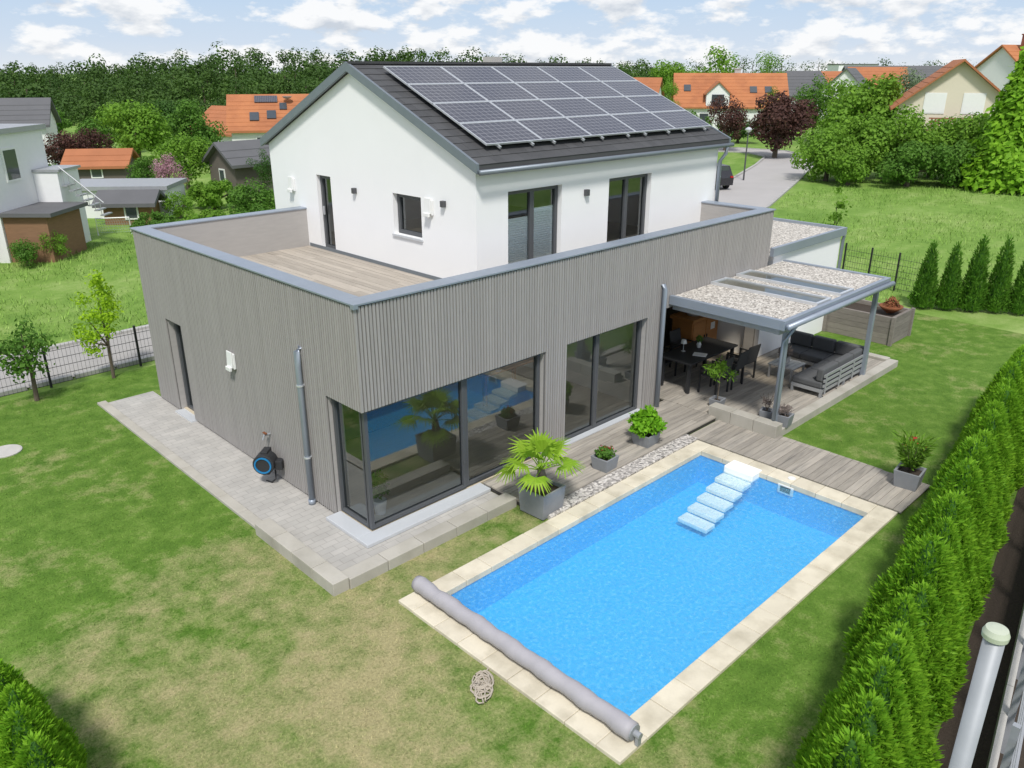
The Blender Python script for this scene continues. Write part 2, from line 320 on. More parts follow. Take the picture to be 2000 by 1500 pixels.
# ---------------------------------------------------------------- ground
PX0,PX1,PY0,PY1=-.15,6.47,-5.24,-1.91
def holed(x0,x1,y0,y1,z,h):
    m=MB(); a,b,c,d=h
    for q in ((x0,a,y0,y1),(b,x1,y0,y1),(a,b,y0,c),(a,b,d,y1)): m.face([(q[0],q[2],z),(q[1],q[2],z),(q[1],q[3],z),(q[0],q[3],z)])
    return m
H=(PX0-.05,PX1+.05,PY0-.05,PY1+.05)
struct(holed(-1500,1500,-1500,1500,-.03,H).build('ground',M['meadow']),'green meadow ground stretching to the horizon','ground')
struct(holed(-14,19.5,-7.9,10.6,-.004,H).build('lawn',M['lawn']),'mown garden lawn with dry yellow patches around the pool','lawn')
m=MB(); m.face([(-8,-14,.004),(22,-14,.004),(22,-4.75,.004),(-8,-9.4,.004)]); struct(m.build('soil_strip',M['soil']),'dark bare soil strip behind the long thuja hedge','soil')
def road(pts,wd,mat,name,label,z=.002):
    m=MB(); e=MB(); L=[]; Rr=[]
    for i,p in enumerate(pts):
        a=Vector(pts[max(i-1,0)]); b=Vector(pts[min(i+1,len(pts)-1)]); d=(b-a).normalized(); n=Vector((-d.y,d.x)); q=Vector(p)
        L.append(q+n*wd/2); Rr.append(q-n*wd/2)
    for i in range(len(pts)-1):
        m.face([(Rr[i].x,Rr[i].y,z),(Rr[i+1].x,Rr[i+1].y,z),(L[i+1].x,L[i+1].y,z),(L[i].x,L[i].y,z)])
        for s in (L,Rr):
            d=(s[i+1]-s[i]); ln=d.length; n=Vector((-d.y,d.x)).normalized()*.09; k=max(1,int(ln/1.0))
            for j in range(k):
                a=s[i]+d*(j/k+.004); b=s[i]+d*((j+1)/k-.004)
                e.hexa([(*(a-n),-.04),(*(b-n),-.04),(*(b+n),-.04),(*(a+n),-.04),(*(a-n),.07),(*(b-n),.07),(*(b+n),.07),(*(a+n),.07)])
    struct(m.build(name,mat),label,'road'); struct(e.build('road_kerb',M['roadedge']),'stone kerb edging of the '+label,'kerb')
road([(-40,12.3),(-10,12.35),(0,12.5),(6,12.7),(14,13.5)],2.7,M['asph'],'road','grey asphalt lane behind the black mesh fence')
def g2(px,py): p=G(px,py); return (p[0],p[1])
RP=[g2(1330,440),g2(1425,398),g2(1488,355),g2(1530,325),g2(1545,307),g2(1500,297),g2(1440,293),g2(1300,290)]
road(RP,4.2,M['asphr'],'road','pale village road bending uphill past the copper tree')
# ---------------------------------------------------------------- paving, kerbs, decks
m=MB(); m.box(-.97,.035,-.6,8.8,-.05,.02); m.box(.04,2.43,-.6,.03,-.05,.0185); struct(m.build('paving',M['paver']),'grey concrete block paving along the timber wall','paving')
m=MB()
y=1.45
while y<8.9: m.box(-1.16,-.975,y+.004,min(y+.75,8.92)-.004,-.1,.045); y+=.75
y=-.85
while y<1.42: m.box(-1.23,-.965,y+.004,y+.572,-.3,.20); y+=.576
x=-.96
while x<2.4: m.box(x+.004,x+.67,-.87,-.6,-.3,.17); x+=.676
struct(m.build('paving_kerb',M['kerb'],bevel=.008),'concrete kerb stones bordering the paving on two sides','kerb')
def planks(name,x0,x1,y0,y1,z,along,mat,wd=.135,gap=.008,ln=3.2,under=.1,parent=None):
    m=MB()
    if along=='x':
        y=y0; r=0
        while y<y1-.02:
            x=x0-(r*1.37)%ln
            while x<x1:
                a=max(x,x0); b=min(x+ln,x1)
                if b-a>.03: m.box(a+.002,b-.002,y,min(y+wd,y1),z-.028,z+random.uniform(-.002,.002))
                x+=ln
            y+=wd+gap; r+=1
    else:
        x=x0; r=0
        while x<x1-.02:
            y=y0-(r*1.37)%ln
            while y<y1:
                a=max(y,y0); b=min(y+ln,y1)
                if b-a>.03: m.box(x,min(x+wd,x1),a+.002,b-.002,z-.028,z+random.uniform(-.002,.002))
                y+=ln
            x+=wd+gap; r+=1
    m.m=1; m.box(x0+.01,x1-.01,y0+.01,y1-.01,z-under,z-.035)
    return m.build(name,[mat,M['dark']],parent)
struct(planks('garden_deck',2.45,7.98,-1.3,.03,.10,'x',M['deck']),'weathered wooden deck between house front and pool','deck')
struct(planks('garden_deck',7.985,14.05,-2.42,2.2,.10,'x',M['deck']),'weathered wooden deck under the gravel roofed canopy','deck')
struct(planks('garden_deck',6.86,8.2,-5.6,-1.36,.05,'x',M['deck'],ln=1.36),'lower wooden deck at the step end of the pool','deck')
m=MB(); m.box(2.5,6.85,-1.598,-1.302,-.05,.07); tag(m.build('gravel_strip',M['peb']),'strip of pale pebbles between deck and pool coping','gravel',kind='stuff')
m=MB(); x=8.2
while x<14.2: m.box(x+.004,min(x+.75,14.3)-.004,-2.66,-2.43,-.1,.16); x+=.75
y=-2.42
while y<1.5: m.box(14.07,14.3,y+.004,y+.65,-.1,.16); y+=.66
m.box(8.24,8.44,-2.42,-1.85,-.1,.155); m.box(8.24,8.44,-1.845,-1.2,-.1,.155); m.box(7.97,8.235,-1.62,-1.1,-.05,.31); m.box(7.97,8.235,-2.15,-1.63,-.05,.31); m.box(7.97,8.235,-2.67,-2.16,-.05,.31)
struct(m.build('terrace_kerb',M['kerb'],bevel=.008),'concrete kerb stones around the canopy deck','kerb')
tag(MB().lathe([(.30,-.05),(.30,.015),(.27,.025)],24,G(10,882)).build('manhole_cover',M['conc']),'round pale concrete manhole cover in the lawn','manhole cover')
# ---------------------------------------------------------------- main house
house=thing('family_house','modern house with grey timber ground floor and white gabled upper storey','house')
def wallm(mb,axis,p0,p1,u0,u1,z0,z1,holes):
    us=sorted({u0,u1,*[h[0] for h in holes],*[h[1] for h in holes]}); us=[u for u in us if u0<=u<=u1]
    zs=sorted({z0,z1,*[h[2] for h in holes],*[h[3] for h in holes]}); zs=[z for z in zs if z0<=z<=z1]
    for i in range(len(us)-1):
        j=0
        while j<len(zs)-1:
            cu=(us[i]+us[i+1])/2
            inside=lambda j:any(h[0]<cu<h[1] and h[2]<(zs[j]+zs[j+1])/2<h[3] for h in holes)
            if inside(j): j+=1; continue
            k=j
            while k+1<len(zs)-1 and not inside(k+1): k+=1
            mb.ax(axis,us[i],us[i+1],p0,p1,zs[j],zs[k+1]); j=k+1
HL=[(0,1.0,.0,2.21),(6.42,7.2,0,2.14)]
HF=[(0,4.0,0,2.21),(4.6,7.1,0,2.21),(7.6,11.7,0,2.28)]
HB=[(.7,3.7,.1,2.1)]  # unseen rear opening, added to let more daylight into the rooms
m=MB(); wallm(m,'y',.04,.3,.04,8.3,.0,3.86,HL); wallm(m,'x',.04,.3,.3,11.95,0,3.86,HF)
wallm(m,'x',8.04,8.3,.3,4.05,0,3.86,HB); m.box(11.69,11.95,.3,1.88,2.3,3.86)
m.build('timber_wall',M['parapet'],house)
m=MB(); m.box(7.36,7.6,.3,8.04,0,2.24); m.box(7.6,11.69,2.2,2.4,0,2.24); m.build('partition_wall',M['gwood'],house)
m=MB(); wallm(m,'x',7.9,8.03,.3,7.36,.08,2.24,HB); m.box(7.33,7.355,.3,7.9,.08,2.24); m.build('inner_wall',M['inner'],house)
m=MB(); m.box(.31,11.68,.31,8.03,2.25,2.9); m.build('ceiling_slab',M['inner'],house)
m=MB(); m.box(.1,7.36,.1,8.04,-.1,.07); m.build('indoor_floor',M['floor'],house)
def clad(mb,axis,p0,p1,u0,u1,z0,z1,holes,pitch=.064,wd=.044):
    u=u0
    while u+wd<=u1+.001:
        segs=[(z0,z1)]
        for h in holes:
            if h[0]<u+wd*.6 and u+wd*.4<h[1]:
                ns=[]
                for a,b in segs:
                    if h[2]>a: ns.append((a,min(b,h[2])))
                    if h[3]<b: ns.append((max(a,h[3]),b))
                segs=ns
        j=random.uniform(-.002,.002)
        for a,b in segs:
            if b-a>.05: mb.ax(axis,u,u+wd,p0+j,p1,a,b)
        u+=pitch
m=MB(); clad(m,'x',0,.028,.0,11.93,.04,3.845,HF); clad(m,'y',0.001,.028,.055,8.29,.06,3.845,HL)
m.box(11.951,11.975,.03,1.85,2.6,3.845)
cl=m.build('timber_cladding',M['batten'],house)
m=MB(); wallm(m,'y',.029,.039,.03,8.3,.03,3.85,HL); wallm(m,'x',.029,.039,.04,11.95,.03,3.85,HF); m.build('cladding_membrane',M['backing'],cl)
m=MB()
def capx(x0,x1,y0,y1):
    x=x0
    while x<x1-.05: m.box(x,min(x+2.0,x1)-.004,y0,y1,3.862,3.895); x+=2.0
def capy(x0,x1,y0,y1):
    y=y0
    while y<y1-.05: m.box(x0,x1,y,min(y+2.0,y1)-.004,3.863,3.896); y+=2.0
capx(-.02,11.97,-.025,.30); capy(-.022,.30,.30,8.32); capx(.30,4.05,8.02,8.32); capy(11.67,11.97,.30,1.88)
m.box(-.03,.06,-.035,.055,3.82,3.90)
m.build('parapet_cap',M['zinc'],house,bevel=.006)
planks('roof_terrace_floor',.3,4.05,.3,8.04,2.97,'y',M['decky'],parent=house)
planks('roof_terrace_floor',4.06,11.69,.3,1.88,2.968,'x',M['deck'],parent=house)
UX0,UX1,UY0,UY1,EZ,AZ=4.05,12.25,1.88,9.55,5.30,6.97; SL=(AZ-EZ)/((UY1-UY0)/2); YM=(UY0+UY1)/2
UWF=[(4.88,6.43,2.97,4.80),(7.96,9.5,2.97,4.78)]; UWL=[(6.86,7.46,3.0,4.72),(3.55,4.5,3.75,4.6)]
m=MB(); wallm(m,'x',UY0,UY0+.28,UX0+.28,UX1,2.9,EZ,UWF); wallm(m,'y',UX0,UX0+.28,UY0,UY1,2.9,EZ,UWL)
wallm(m,'y',UX1-.28,UX1,UY0+.28,UY1,0,EZ,[]); m.box(UX0+.28,UX1-.28,UY1-.28,UY1,0,EZ); m.box(UX0,UX0+.28,8.31,UY1,0,2.9)
for x0 in (UX0,UX1-.28):
    a=[(x0,UY0,EZ),(x0,UY1,EZ),(x0,YM,AZ)]; b=[(x0+.28,p[1],p[2]) for p in a]
    m.face(a[::-1]); m.face(b)
    for i in range(3): j=(i+1)%3; m.face([a[i],a[j],b[j],b[i]])
m.build('plaster_wall',M['plaster'],house)
m=MB(); m.box(UX0-.012,UX1,UY0-.012,UY0-.002,2.97,3.06); m.box(UX0-.012,UX0-.002,UY0,8.0,2.97,3.05); m.build('wall_base_strip',M['zincd'],house)
m=MB(); m.box(UX0+.3,UX1-.3,UY0+.3,UY1-.3,2.9,2.96); m.build('upper_floor',M['floor'],house)
RX0,RX1=3.94,12.48
def rp(x,y,t): return (x,y,EZ+SL*((y if y<YM else 2*YM-y)-UY0)+t)
m=MB()
ya,yb=UY0-.16,UY1+.16
m.hexa([rp(RX0,ya,.02),rp(RX1,ya,.02),rp(RX1,YM,.02),rp(RX0,YM,.02),rp(RX0,ya,.14),rp(RX1,ya,.14),rp(RX1,YM,.14),rp(RX0,YM,.14)])
m.hexa([rp(RX0,YM,.021),rp(RX1,YM,.021),rp(RX1,yb,.02),rp(RX0,yb,.02),rp(RX0,YM,.141),rp(RX1,YM,.141),rp(RX1,yb,.14),rp(RX0,yb,.14)])
nr=16; dy=(YM-ya)/nr
for r in range(nr):
    y0=ya+r*dy; y1=y0+dy
    x=RX0+.04-(r%2)*.12
    while x<RX1-.04:
        a=max(x,RX0+.04); b=min(x+.238,RX1-.04)
        if b-a>.03:
            j=random.uniform(0,.003)
            m.hexa([rp(a,y0,.142),rp(b,y0,.142),rp(b,y1,.142),rp(a,y1,.142),rp(a,y0-.012,.161+j),rp(b,y0-.012,.161+j),rp(b,y1,.150+j),rp(a,y1,.150+j)])
        x+=.24
x=RX0
while x<RX1-.02: m.box(x,min(x+.38,RX1),YM-.10,YM+.10,AZ+.14,AZ+.19); x+=.384
roof=m.build('roof',M['tile'],house)
for x0,x1 in ((RX0-.025,RX0+.038),(RX1-.038,RX1+.025)):
    m=MB(); m.hexa([rp(x0,ya-.02,-.0),rp(x1,ya-.02,-.0),rp(x1,YM,-.0),rp(x0,YM,-.0),rp(x0,ya-.02,.18),rp(x1,ya-.02,.18),rp(x1,YM,.18),rp(x0,YM,.18)])
    m.build('verge_trim',M['zincd'],roof)
    m=MB(); m.hexa([rp(x0,YM+.001,-.0),rp(x1,YM+.001,-.0),rp(x1,yb+.02,-.0),rp(x0,yb+.02,-.0),rp(x0,YM+.001,.18),rp(x1,YM+.001,.18),rp(x1,yb+.02,.18),rp(x0,yb+.02,.18)])
    m.build('verge_trim',M['zincd'],roof)
m=MB(); m.tube([(RX0,ya-.07,5.25),(RX1+.05,ya-.07,5.24)],.05,10); m.build('gutter',M['zincd'],roof,smooth=True)
m=MB(); m.tube([(12.28,ya-.07,5.2),(12.28,ya-.05,5.05),(12.27,UY0-.07,4.85),(12.27,UY0-.07,2.95)],.05,10); m.build('downpipe',M['zinc'],house,smooth=True)
MB().box(8.9,9.25,6.6,6.95,6.6,7.3).build('chimney',M['conc'],roof)
ang=math.atan(SL); pw,ph=1.528,.862
M['cells']=panelmat(pw-.04,ph-.04,10,6); PS=2.09
for r in range(4):
    for c in range(5):
        if r==0 and c==0:
            m=MB(); m.m=1
            m.box(0,pw-.012,0,.024,0,.035); m.box(0,pw-.012,ph-.036,ph-.012,0,.035); m.box(0,.024,.024,ph-.036,0,.035); m.box(pw-.036,pw-.012,.024,ph-.036,0,.035)
            m.m=0; m.box(.024,pw-.036,.024,ph-.036,.004,.030)
            pan=m.build('solar_panel',[M['cells'],M['alu']],roof)
        else:
            pan=pan.copy(); COL.objects.link(pan)
        s=r*ph; y=PS+s*math.cos(ang)
        pan.location=(4.52+c*pw,y,EZ+SL*(y-UY0)+.27); pan.rotation_euler=(ang,0,0)
for c in range(5):
    for q in (.3,1.2):
        m=MB(); m.box(0,.04,0,3.55,-.045,-.003); o=m.build('mounting_rail',M['alu'],roof); y=PS-.06
        o.location=(4.52+c*pw+q,y,EZ+SL*(y-UY0)+.27); o.rotation_euler=(ang,0,0)
def win(parent,axis,plane,u0,u1,z0,z1,mull=(),fr=.06,dep=.09,name='window',sill=None,mat=None):
    m=MB(); mat=mat or M['anth']
    m.ax(axis,u0,u1,plane,plane+dep,z0,z0+fr); m.ax(axis,u0,u1,plane,plane+dep,z1-fr,z1)
    ed=[u0]+list(mull)+[u1]
    m.ax(axis,u0,u0+fr,plane,plane+dep,z0+fr,z1-fr); m.ax(axis,u1-fr,u1,plane,plane+dep,z0+fr,z1-fr)
    for q in mull: m.ax(axis,q-fr*.75,q+fr*.75,plane,plane+dep,z0+fr,z1-fr)
    f=m.build(name,mat,parent)
    for i in range(len(ed)-1):
        a=ed[i]+fr*(.75 if i else 1); b=ed[i+1]-fr*(.75 if i+1<len(ed)-1 else 1); p=plane+dep*.5
        m=MB()
        if axis=='x': m.face([(a,p,z0+fr),(b,p,z0+fr),(b,p,z1-fr),(a,p,z1-fr)])
        else: m.face([(p,b,z0+fr),(p,a,z0+fr),(p,a,z1-fr),(p,b,z1-fr)])
        m.build('pane',M['glass'],f)
    if sill:
        m=MB(); m.ax(axis,u0-.04,u1+.04,plane-sill,plane-.002,z0-.05,z0-.012); m.build('sill',M['sill'],f)
    return f
win(house,'x',.10,.10,2.12,.10,2.2,(),.06)
win(house,'x',.12,2.13,3.99,.10,2.2,(),.07)
win(house,'y',.10,.17,.99,.10,2.2,(),.06)
win(house,'x',.14,4.61,7.09,.10,2.2,(5.66,),.07)
win(house,'x',8.1,.71,3.69,.11,2.09,(2.2,),.07)  # made-up window in the rear opening that was added to brighten the interior
m=MB(); m.ax('x',-.2,2.43,-.2,.09,.022,.085); m.ax('y',.09,1.0,-.2,.09,.022,.085); m.build('corner_sill',M['sill'],house,bevel=.008)
m=MB(); m.ax('x',4.6,7.1,-.02,.13,.103,.12); m.build('door_threshold',M['sill'],house)
d=win(house,'y',.16,6.44,7.18,.06,2.12,(),.07,name='door'); MB().box(.12,.15,6.55,6.58,.95,1.15).build('handle',M['alu'],d)
m=MB(); m.ax('y',6.4,7.22,-.1,.15,.0,.05); m.build('door_step',M['sill'],house)
w1=win(house,'x',UY0+.11,4.89,6.42,2.98,4.79,(5.66,),.075)
for a,b,n in ((4.97,5.60,25),(5.72,6.34,28)):
    m=MB()
    for i in range(n):
        z=3.06+i*.047; y0=UY0+.162; y1=UY0+.178
        m.face([(a,y0,z),(b,y0,z),(b,y1,z+.0235),(a,y1,z+.0235)]); m.face([(a,y1,z+.0235),(b,y1,z+.0235),(b,y0,z+.047),(a,y0,z+.047)])
    m.build('blind',M['blind'],w1)
win(house,'x',UY0+.11,7.97,9.49,2.98,4.77,(8.73,),.075)
win(house,'y',UX0+.11,3.56,4.49,3.76,4.59,(),.075,sill=.15)
d=win(house,'y',UX0+.09,6.87,7.45,3.0,4.71,(),.075,name='door'); MB().box(UX0+.05,UX0+.085,7.33,7.36,3.8,4.0).build('handle',M['alu'],d)
for y,z in ((5.86,4.51),(2.8,4.56)): MB().box(UX0-.09,UX0-.001,y-.045,y+.045,z-.06,z+.06).build('wall_lamp',M['lamp'],house,bevel=.006)
MB().box(7.12,7.22,UY0-.09,UY0-.001,4.5,4.63).build('wall_lamp',M['lamp'],house,bevel=.006)
def vent(x,y,z):
    m=MB(); a=.11; m.box(x-.05,x-.001,y-a,y+a,z-.17,z+.13)
    m.hexa([(x-.09,y-a*.9,z-.14),(x-.05,y-a*.9,z-.14),(x-.05,y+a*.9,z-.14),(x-.09,y+a*.9,z-.14),(x-.07,y-a*.9,z+.17),(x-.05,y-a*.9,z+.17),(x-.05,y+a*.9,z+.17),(x-.07,y+a*.9,z+.17)])
    m.box(x-.13,x-.08,y-a*.8,y+a*.8,z-.2,z-.12)
    m.build('vent_cover',M['white'],house,bevel=.012)
for x,y,z in ((0,4.18,2.0),(UX0,3.26,4.46),(UX0,8.57,4.41)): vent(x,y,z)
m=MB(); m.tube([(-.07,1.64,.0),(-.07,1.64,2.55),(-.07,1.64,2.80),(0.0,1.64,2.86)],.05,12); m.lathe([(.062,0),(.062,.09)],12,(-.07,1.64,.02)); dp=m.build('downpipe',M['zinc'],house,smooth=True)
for z in (.9,2.2): m=MB(); m.lathe([(.06,0),(.06,.03)],12,(-.07,1.64,z)); m.box(-.03,.02,1.62,1.66,z,z+.03); m.build('pipe_clip',M['alu'],dp)
m=MB(); m.tube([(7.52,-.075,.1),(7.52,-.075,2.75),(7.52,-.03,2.85)],.055,12); m.build('downpipe',M['zinc'],house,smooth=True)
t=thing('indoor_plant','small potted plant indoors behind the corner glass','plant',(.55,.5,.07))
MB().lathe([(.09,0),(.12,.24),(.11,.25)],14).build('pot',M['white'],t); quadmesh('foliage',cloud([(0,0,.45),(.06,.04,.6)],[.16,.13],260,.09,.5),M['leafm'],t)
t=thing('indoor_bench','long grey upholstered bench indoors behind the corner glass','bench',(2.2,3.4,.07))
MB().box(-1,1,-.4,.4,.12,.42).build('seat',M['cush'],t,bevel=.04); MB().box(-1,1,.25,.42,.42,.8).build('backrest',M['cush'],t,bevel=.04)
t=thing('indoor_table','brown wooden table indoors behind the sliding door','table',(5.7,3.0,.07))
MB().box(-.9,.9,-.45,.45,.70,.75).build('tabletop',M['cab'],t)
for a in (-.8,.8):
    for b in (-.36,.36): MB().box(a-.04,a+.04,b-.04,b+.04,0,.70).build('leg',M['cab'],t)
gar=thing('garage','flat roofed white garage with gravel roof beside the house','garage')
m=MB(); m.box(12.27,16.0,.05,3.3,0,2.72); m.box(11.97,12.265,.05,1.86,0,2.3); m.build('wall',M['plaster'],gar)
m=MB(); m.box(12.05,16.1,-.05,.05,2.72,2.93); m.box(16.0,16.1,.05,3.4,2.72,2.931); m.box(12.05,16.0,3.3,3.4,2.72,2.93); m.build('roof_edge',M['zinc'],gar)
m=MB(); m.box(11.99,16.0,.051,3.29,2.73,2.86); m.build('roof',M['gravel'],gar)
m=MB(); m.tube([(16.06,-.02,2.7),(16.05,0,2.6),(16.05,.0,0)],.045,10); m.build('downpipe',M['zincd'],gar)
# ---------------------------------------------------------------- canopy
can=thing('terrace_canopy','flat canopy with gravel roof and two skylights over the deck','canopy')
CX0,CX1,CY=7.8,12.75,-2.65; cz=2.50
m=MB()
m.box(CX0,CX1,CY,CY+.1,cz-.14,cz+.05); m.box(CX0,CX0+.1,CY+.1,-.01,cz-.14,cz+.051); m.box(CX1-.1,CX1,CY+.1,-.01,cz-.14,cz+.051); m.build('roof_edge',M['zinc'],can,bevel=.005)
GB=((CX0+.1,9.35),(9.98,10.42),(11.05,CX1-.1))
m=MB()
for a,b in GB: m.box(a,b,CY+.1,-.01,cz-.12,cz-.062)
m.build('roof_deck',M['gwood'],can)
m=MB()
for a,b in GB: m.box(a,b,CY+.1,-.012,cz-.06,cz+.02)
m.build('gravel_bed',M['gravel'],can)
for a,b in ((9.35,9.98),(10.42,11.05)):
    m=MB(); m.box(a+.002,a+.05,CY+.12,-.015,cz-.11,cz+.08); m.box(b-.05,b-.002,CY+.12,-.015,cz-.11,cz+.08); m.box(a+.05,b-.05,CY+.12,CY+.18,cz-.11,cz+.075); m.box(a+.05,b-.05,-.07,-.015,cz-.11,cz+.075)
    s=m.build('skylight',M['alu'],can)
    m=MB(); m.face([(a+.05,CY+.18,cz+.05),(b-.05,CY+.18,cz+.05),(b-.05,-.07,cz+.05),(a+.05,-.07,cz+.05)]); m.build('pane',M['glassd'],s)
m=MB(); m.box(CX0+.12,CX1-.1,CY+.15,CY+.27,cz-.28,cz-.142); m.box(CX0+.15,CX0+.27,CY+.27,-.01,cz-.28,cz-.142); m.box(CX1-.27,CX1-.15,CY+.27,-.01,cz-.28,cz-.142)
m.build('beam',M['gframe'],can)
m=MB(); m.tube([(CX0+.02,CY-.06,cz-.06),(CX1,CY-.06,cz-.08)],.06,10); m.build('gutter',M['zinc'],can,smooth=True)
for x in (8.33,12.58):
    MB().box(x-.05,x+.05,CY+.16,CY+.26,.10,cz-.28).build('post',M['zinc'],can,bevel=.006)
m=MB(); m.tube([(8.2,CY-.05,cz-.1),(8.22,CY+.1,cz-.35),(8.22,CY+.18,cz-.5),(8.22,CY+.18,.1)],.035,10); m.build('downpipe',M['zinc'],can,smooth=True)
# ---------------------------------------------------------------- pool
pool=thing('swimming_pool','rectangular blue swimming pool with pale stone coping','swimming pool')
m=MB(); zb=-.66
for q in (((PX0,PY0),(PX1,PY0)),((PX1,PY0),(PX1,PY1)),((PX1,PY1),(PX0,PY1)),((PX0,PY1),(PX0,PY0))):
    (a,b),(c,d)=q; m.face([(a,b,.0),(c,d,.0),(c,d,zb),(a,b,zb)])
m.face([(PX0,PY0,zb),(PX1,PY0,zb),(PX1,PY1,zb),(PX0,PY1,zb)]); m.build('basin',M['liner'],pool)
m=MB(); OX0,OX1,OY0,OY1=-.66,6.83,-5.56,-1.6
def stones(x0,x1,y0,y1,ax,ln=.5):
    L=(x1-x0) if ax=='x' else (y1-y0); n=max(1,round(L/ln))
    for i in range(n):
        a=(x0 if ax=='x' else y0)+L*i/n+.003; b=(x0 if ax=='x' else y0)+L*(i+1)/n-.003
        if ax=='x': m.box(a,b,y0,y1,-.06,.045+random.uniform(-.002,.002))
        else: m.box(x0,x1,a,b,-.06,.045+random.uniform(-.002,.002))
stones(OX0,OX1,OY0,PY0+.02,'x'); stones(OX0,OX1,PY1-.02,OY1,'x'); stones(OX0,PX0+.02,PY0+.02,PY1-.02,'y'); stones(PX1-.02,OX1,PY0+.02,PY1-.02,'y')
m.build('coping',M['coping'],pool,bevel=.01)
m=MB(); m.box(OX0+.02,OX1-.02,OY0+.02,PY0+.0,-.3,-.062); m.box(OX0+.02,PX0-.06,PY0+.001,OY1-.02,-.3,-.062); m.build('coping_base',M['conc'],pool)
for i in range(5):      # shallow treads sinking below the surface, each overlapping the next
    x1=6.20-i*.285; z=-.085-.095*i
    MB().box(x1-.30,x1-.002*i,-3.19,-2.59,z-.085,z).build('step',M['step'],pool,bevel=.018)
MB().box(6.203,6.56,-3.19,-2.59,-.10,.058).build('step',M['step'],pool,bevel=.018)
m=MB(); m.box(PX1-.03,PX1-.005,-3.88,-3.58,-.2,-.025); sk_=m.build('skimmer',M['white'],pool,bevel=.006); MB().box(PX1-.034,PX1-.031,-3.83,-3.63,-.16,-.05).build('skimmer_slot',M['blackm'],sk_)
MB().lathe([(.07,0),(.07,.012)],16,(6.65,-3.73,.046)).build('skimmer_lid',M['white'],pool)
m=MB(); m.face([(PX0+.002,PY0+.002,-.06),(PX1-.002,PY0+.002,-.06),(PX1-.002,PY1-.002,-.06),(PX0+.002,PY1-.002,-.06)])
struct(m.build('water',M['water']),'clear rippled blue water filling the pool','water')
t=thing('pool_cover_roller','rolled grey pool cover lying along the near pool edge','pool cover',(-.33,0,.05))
m=MB(); pr=[(.008*math.sin(i*.9),-1.62+ -3.86*i/48,.135) for i in range(49)]; m.tube(pr,[.110+.006*math.sin(i*.85)+.004*math.sin(i*2.1)+random.uniform(-.002,.002) for i in range(49)],20); m.build('cover_roll',M['cover'],t,smooth=True)
m=MB(); m.hexa([(.09,-5.35,.0),(.16,-5.35,.0),(.16,-1.75,.0),(.09,-1.75,.0),(.06,-5.35,.06),(.1,-5.35,.03),(.1,-1.75,.03),(.06,-1.75,.06)]); m.build('cover_flap',M['cover'],t)
m=MB(); m.tube([(0,-5.49,.135),(0,-5.58,.135)],.04,12); m.tube([(0,-5.483,.135),(0,-5.50,.135)],.095,16); m.build('end_cap',M['galv'],t)
m=MB(); m.box(-.03,.03,-5.57,-5.53,-.0,.13); m.build('bearing',M['galv'],t)
m=MB(); c=G(945,1345); rr=random.Random(4); pts=[]; u=Vector((Fv[0],Fv[1])); v=Vector((Rv[0],Rv[1]))
for i in range(13):
    cu=rr.uniform(-.17,.13); cv=rr.uniform(-.05,.05); ra=rr.uniform(.08,.17); rb=rr.uniform(.05,.12); a0=rr.uniform(0,6.28); tl=rr.uniform(-.7,.7); up_=rr.uniform(0,.03)
    for j in range(11):
        a=a0+j*.6; q=u*(cu+ra*math.cos(a))+v*(cv+rb*math.sin(a)+tl*ra*math.cos(a)*.6)
        pts.append((c[0]+q.x,c[1]+q.y,.018+up_+.012*rr.random()))
for j in range(9): q=u*(.12+j*.04)+v*(.03*math.sin(j*1.1)+j*.012); pts.append((c[0]+q.x,c[1]+q.y,.018))
m.tube(pts,.011,6); tag(m.build('strap_pile',M['rope'],smooth=True),'tangled pile of beige strap on the lawn by the pool','strap')
# ---------------------------------------------------------------- hose reel + tap
t=thing('hose_reel','black wall hose reel with blue ring on the timber wall','hose reel',(-.24,2.85,.45),math.radians(42)); t.scale=(1.3,1.3,1.3)
def disc(m,x0,x1,r,n=24): m.tube([(x0,0,0),(x1,0,0)],r,n)
m=MB(); disc(m,-.12,.08,.15); m.build('drum',M['blackm'],t,bevel=.015)
m=MB()
for i in range(24):
    a=2*math.pi*i/24; b=2*math.pi*(i+1)/24
    m.hexa([(-.135,.10*math.cos(a),.10*math.sin(a)),(-.135,.12*math.cos(a),.12*math.sin(a)),(-.135,.12*math.cos(b),.12*math.sin(b)),(-.135,.10*math.cos(b),.10*math.sin(b)),(-.118,.10*math.cos(a),.10*math.sin(a)),(-.118,.12*math.cos(a),.12*math.sin(a)),(-.118,.12*math.cos(b),.12*math.sin(b)),(-.118,.10*math.cos(b),.10*math.sin(b))])
m.build('ring',M['blue'],t)
MB().box(-.05,.13,-.05,.05,-.18,.17).build('bracket',M['blackm'],t,bevel=.01); MB().box(-.05,.08,-.24,-.13,-.1,.03).build('hose_outlet',M['blackm'],t,bevel=.01)
m=MB(); m.tube([(.05,-.1,-.15),(-.02,-.12,-.25),(0,-.05,-.32),(.06,.05,-.33)],.012,6); m.build('hose',M['blackm'],t)
t=thing('garden_tap','small brass and grey garden tap above the hose reel','tap',(-.02,3.05,.86))
m=MB(); m.tube([(.02,0,0),(-.1,0,0),(-.13,0,-.08)],.02,8); m.build('spout',M['galv'],t); m=MB(); m.box(-.1,-.06,-.05,.05,.03,.05); m.box(-.085,-.075,-.008,.008,0,.03); m.build('handle',M['rust'],t)
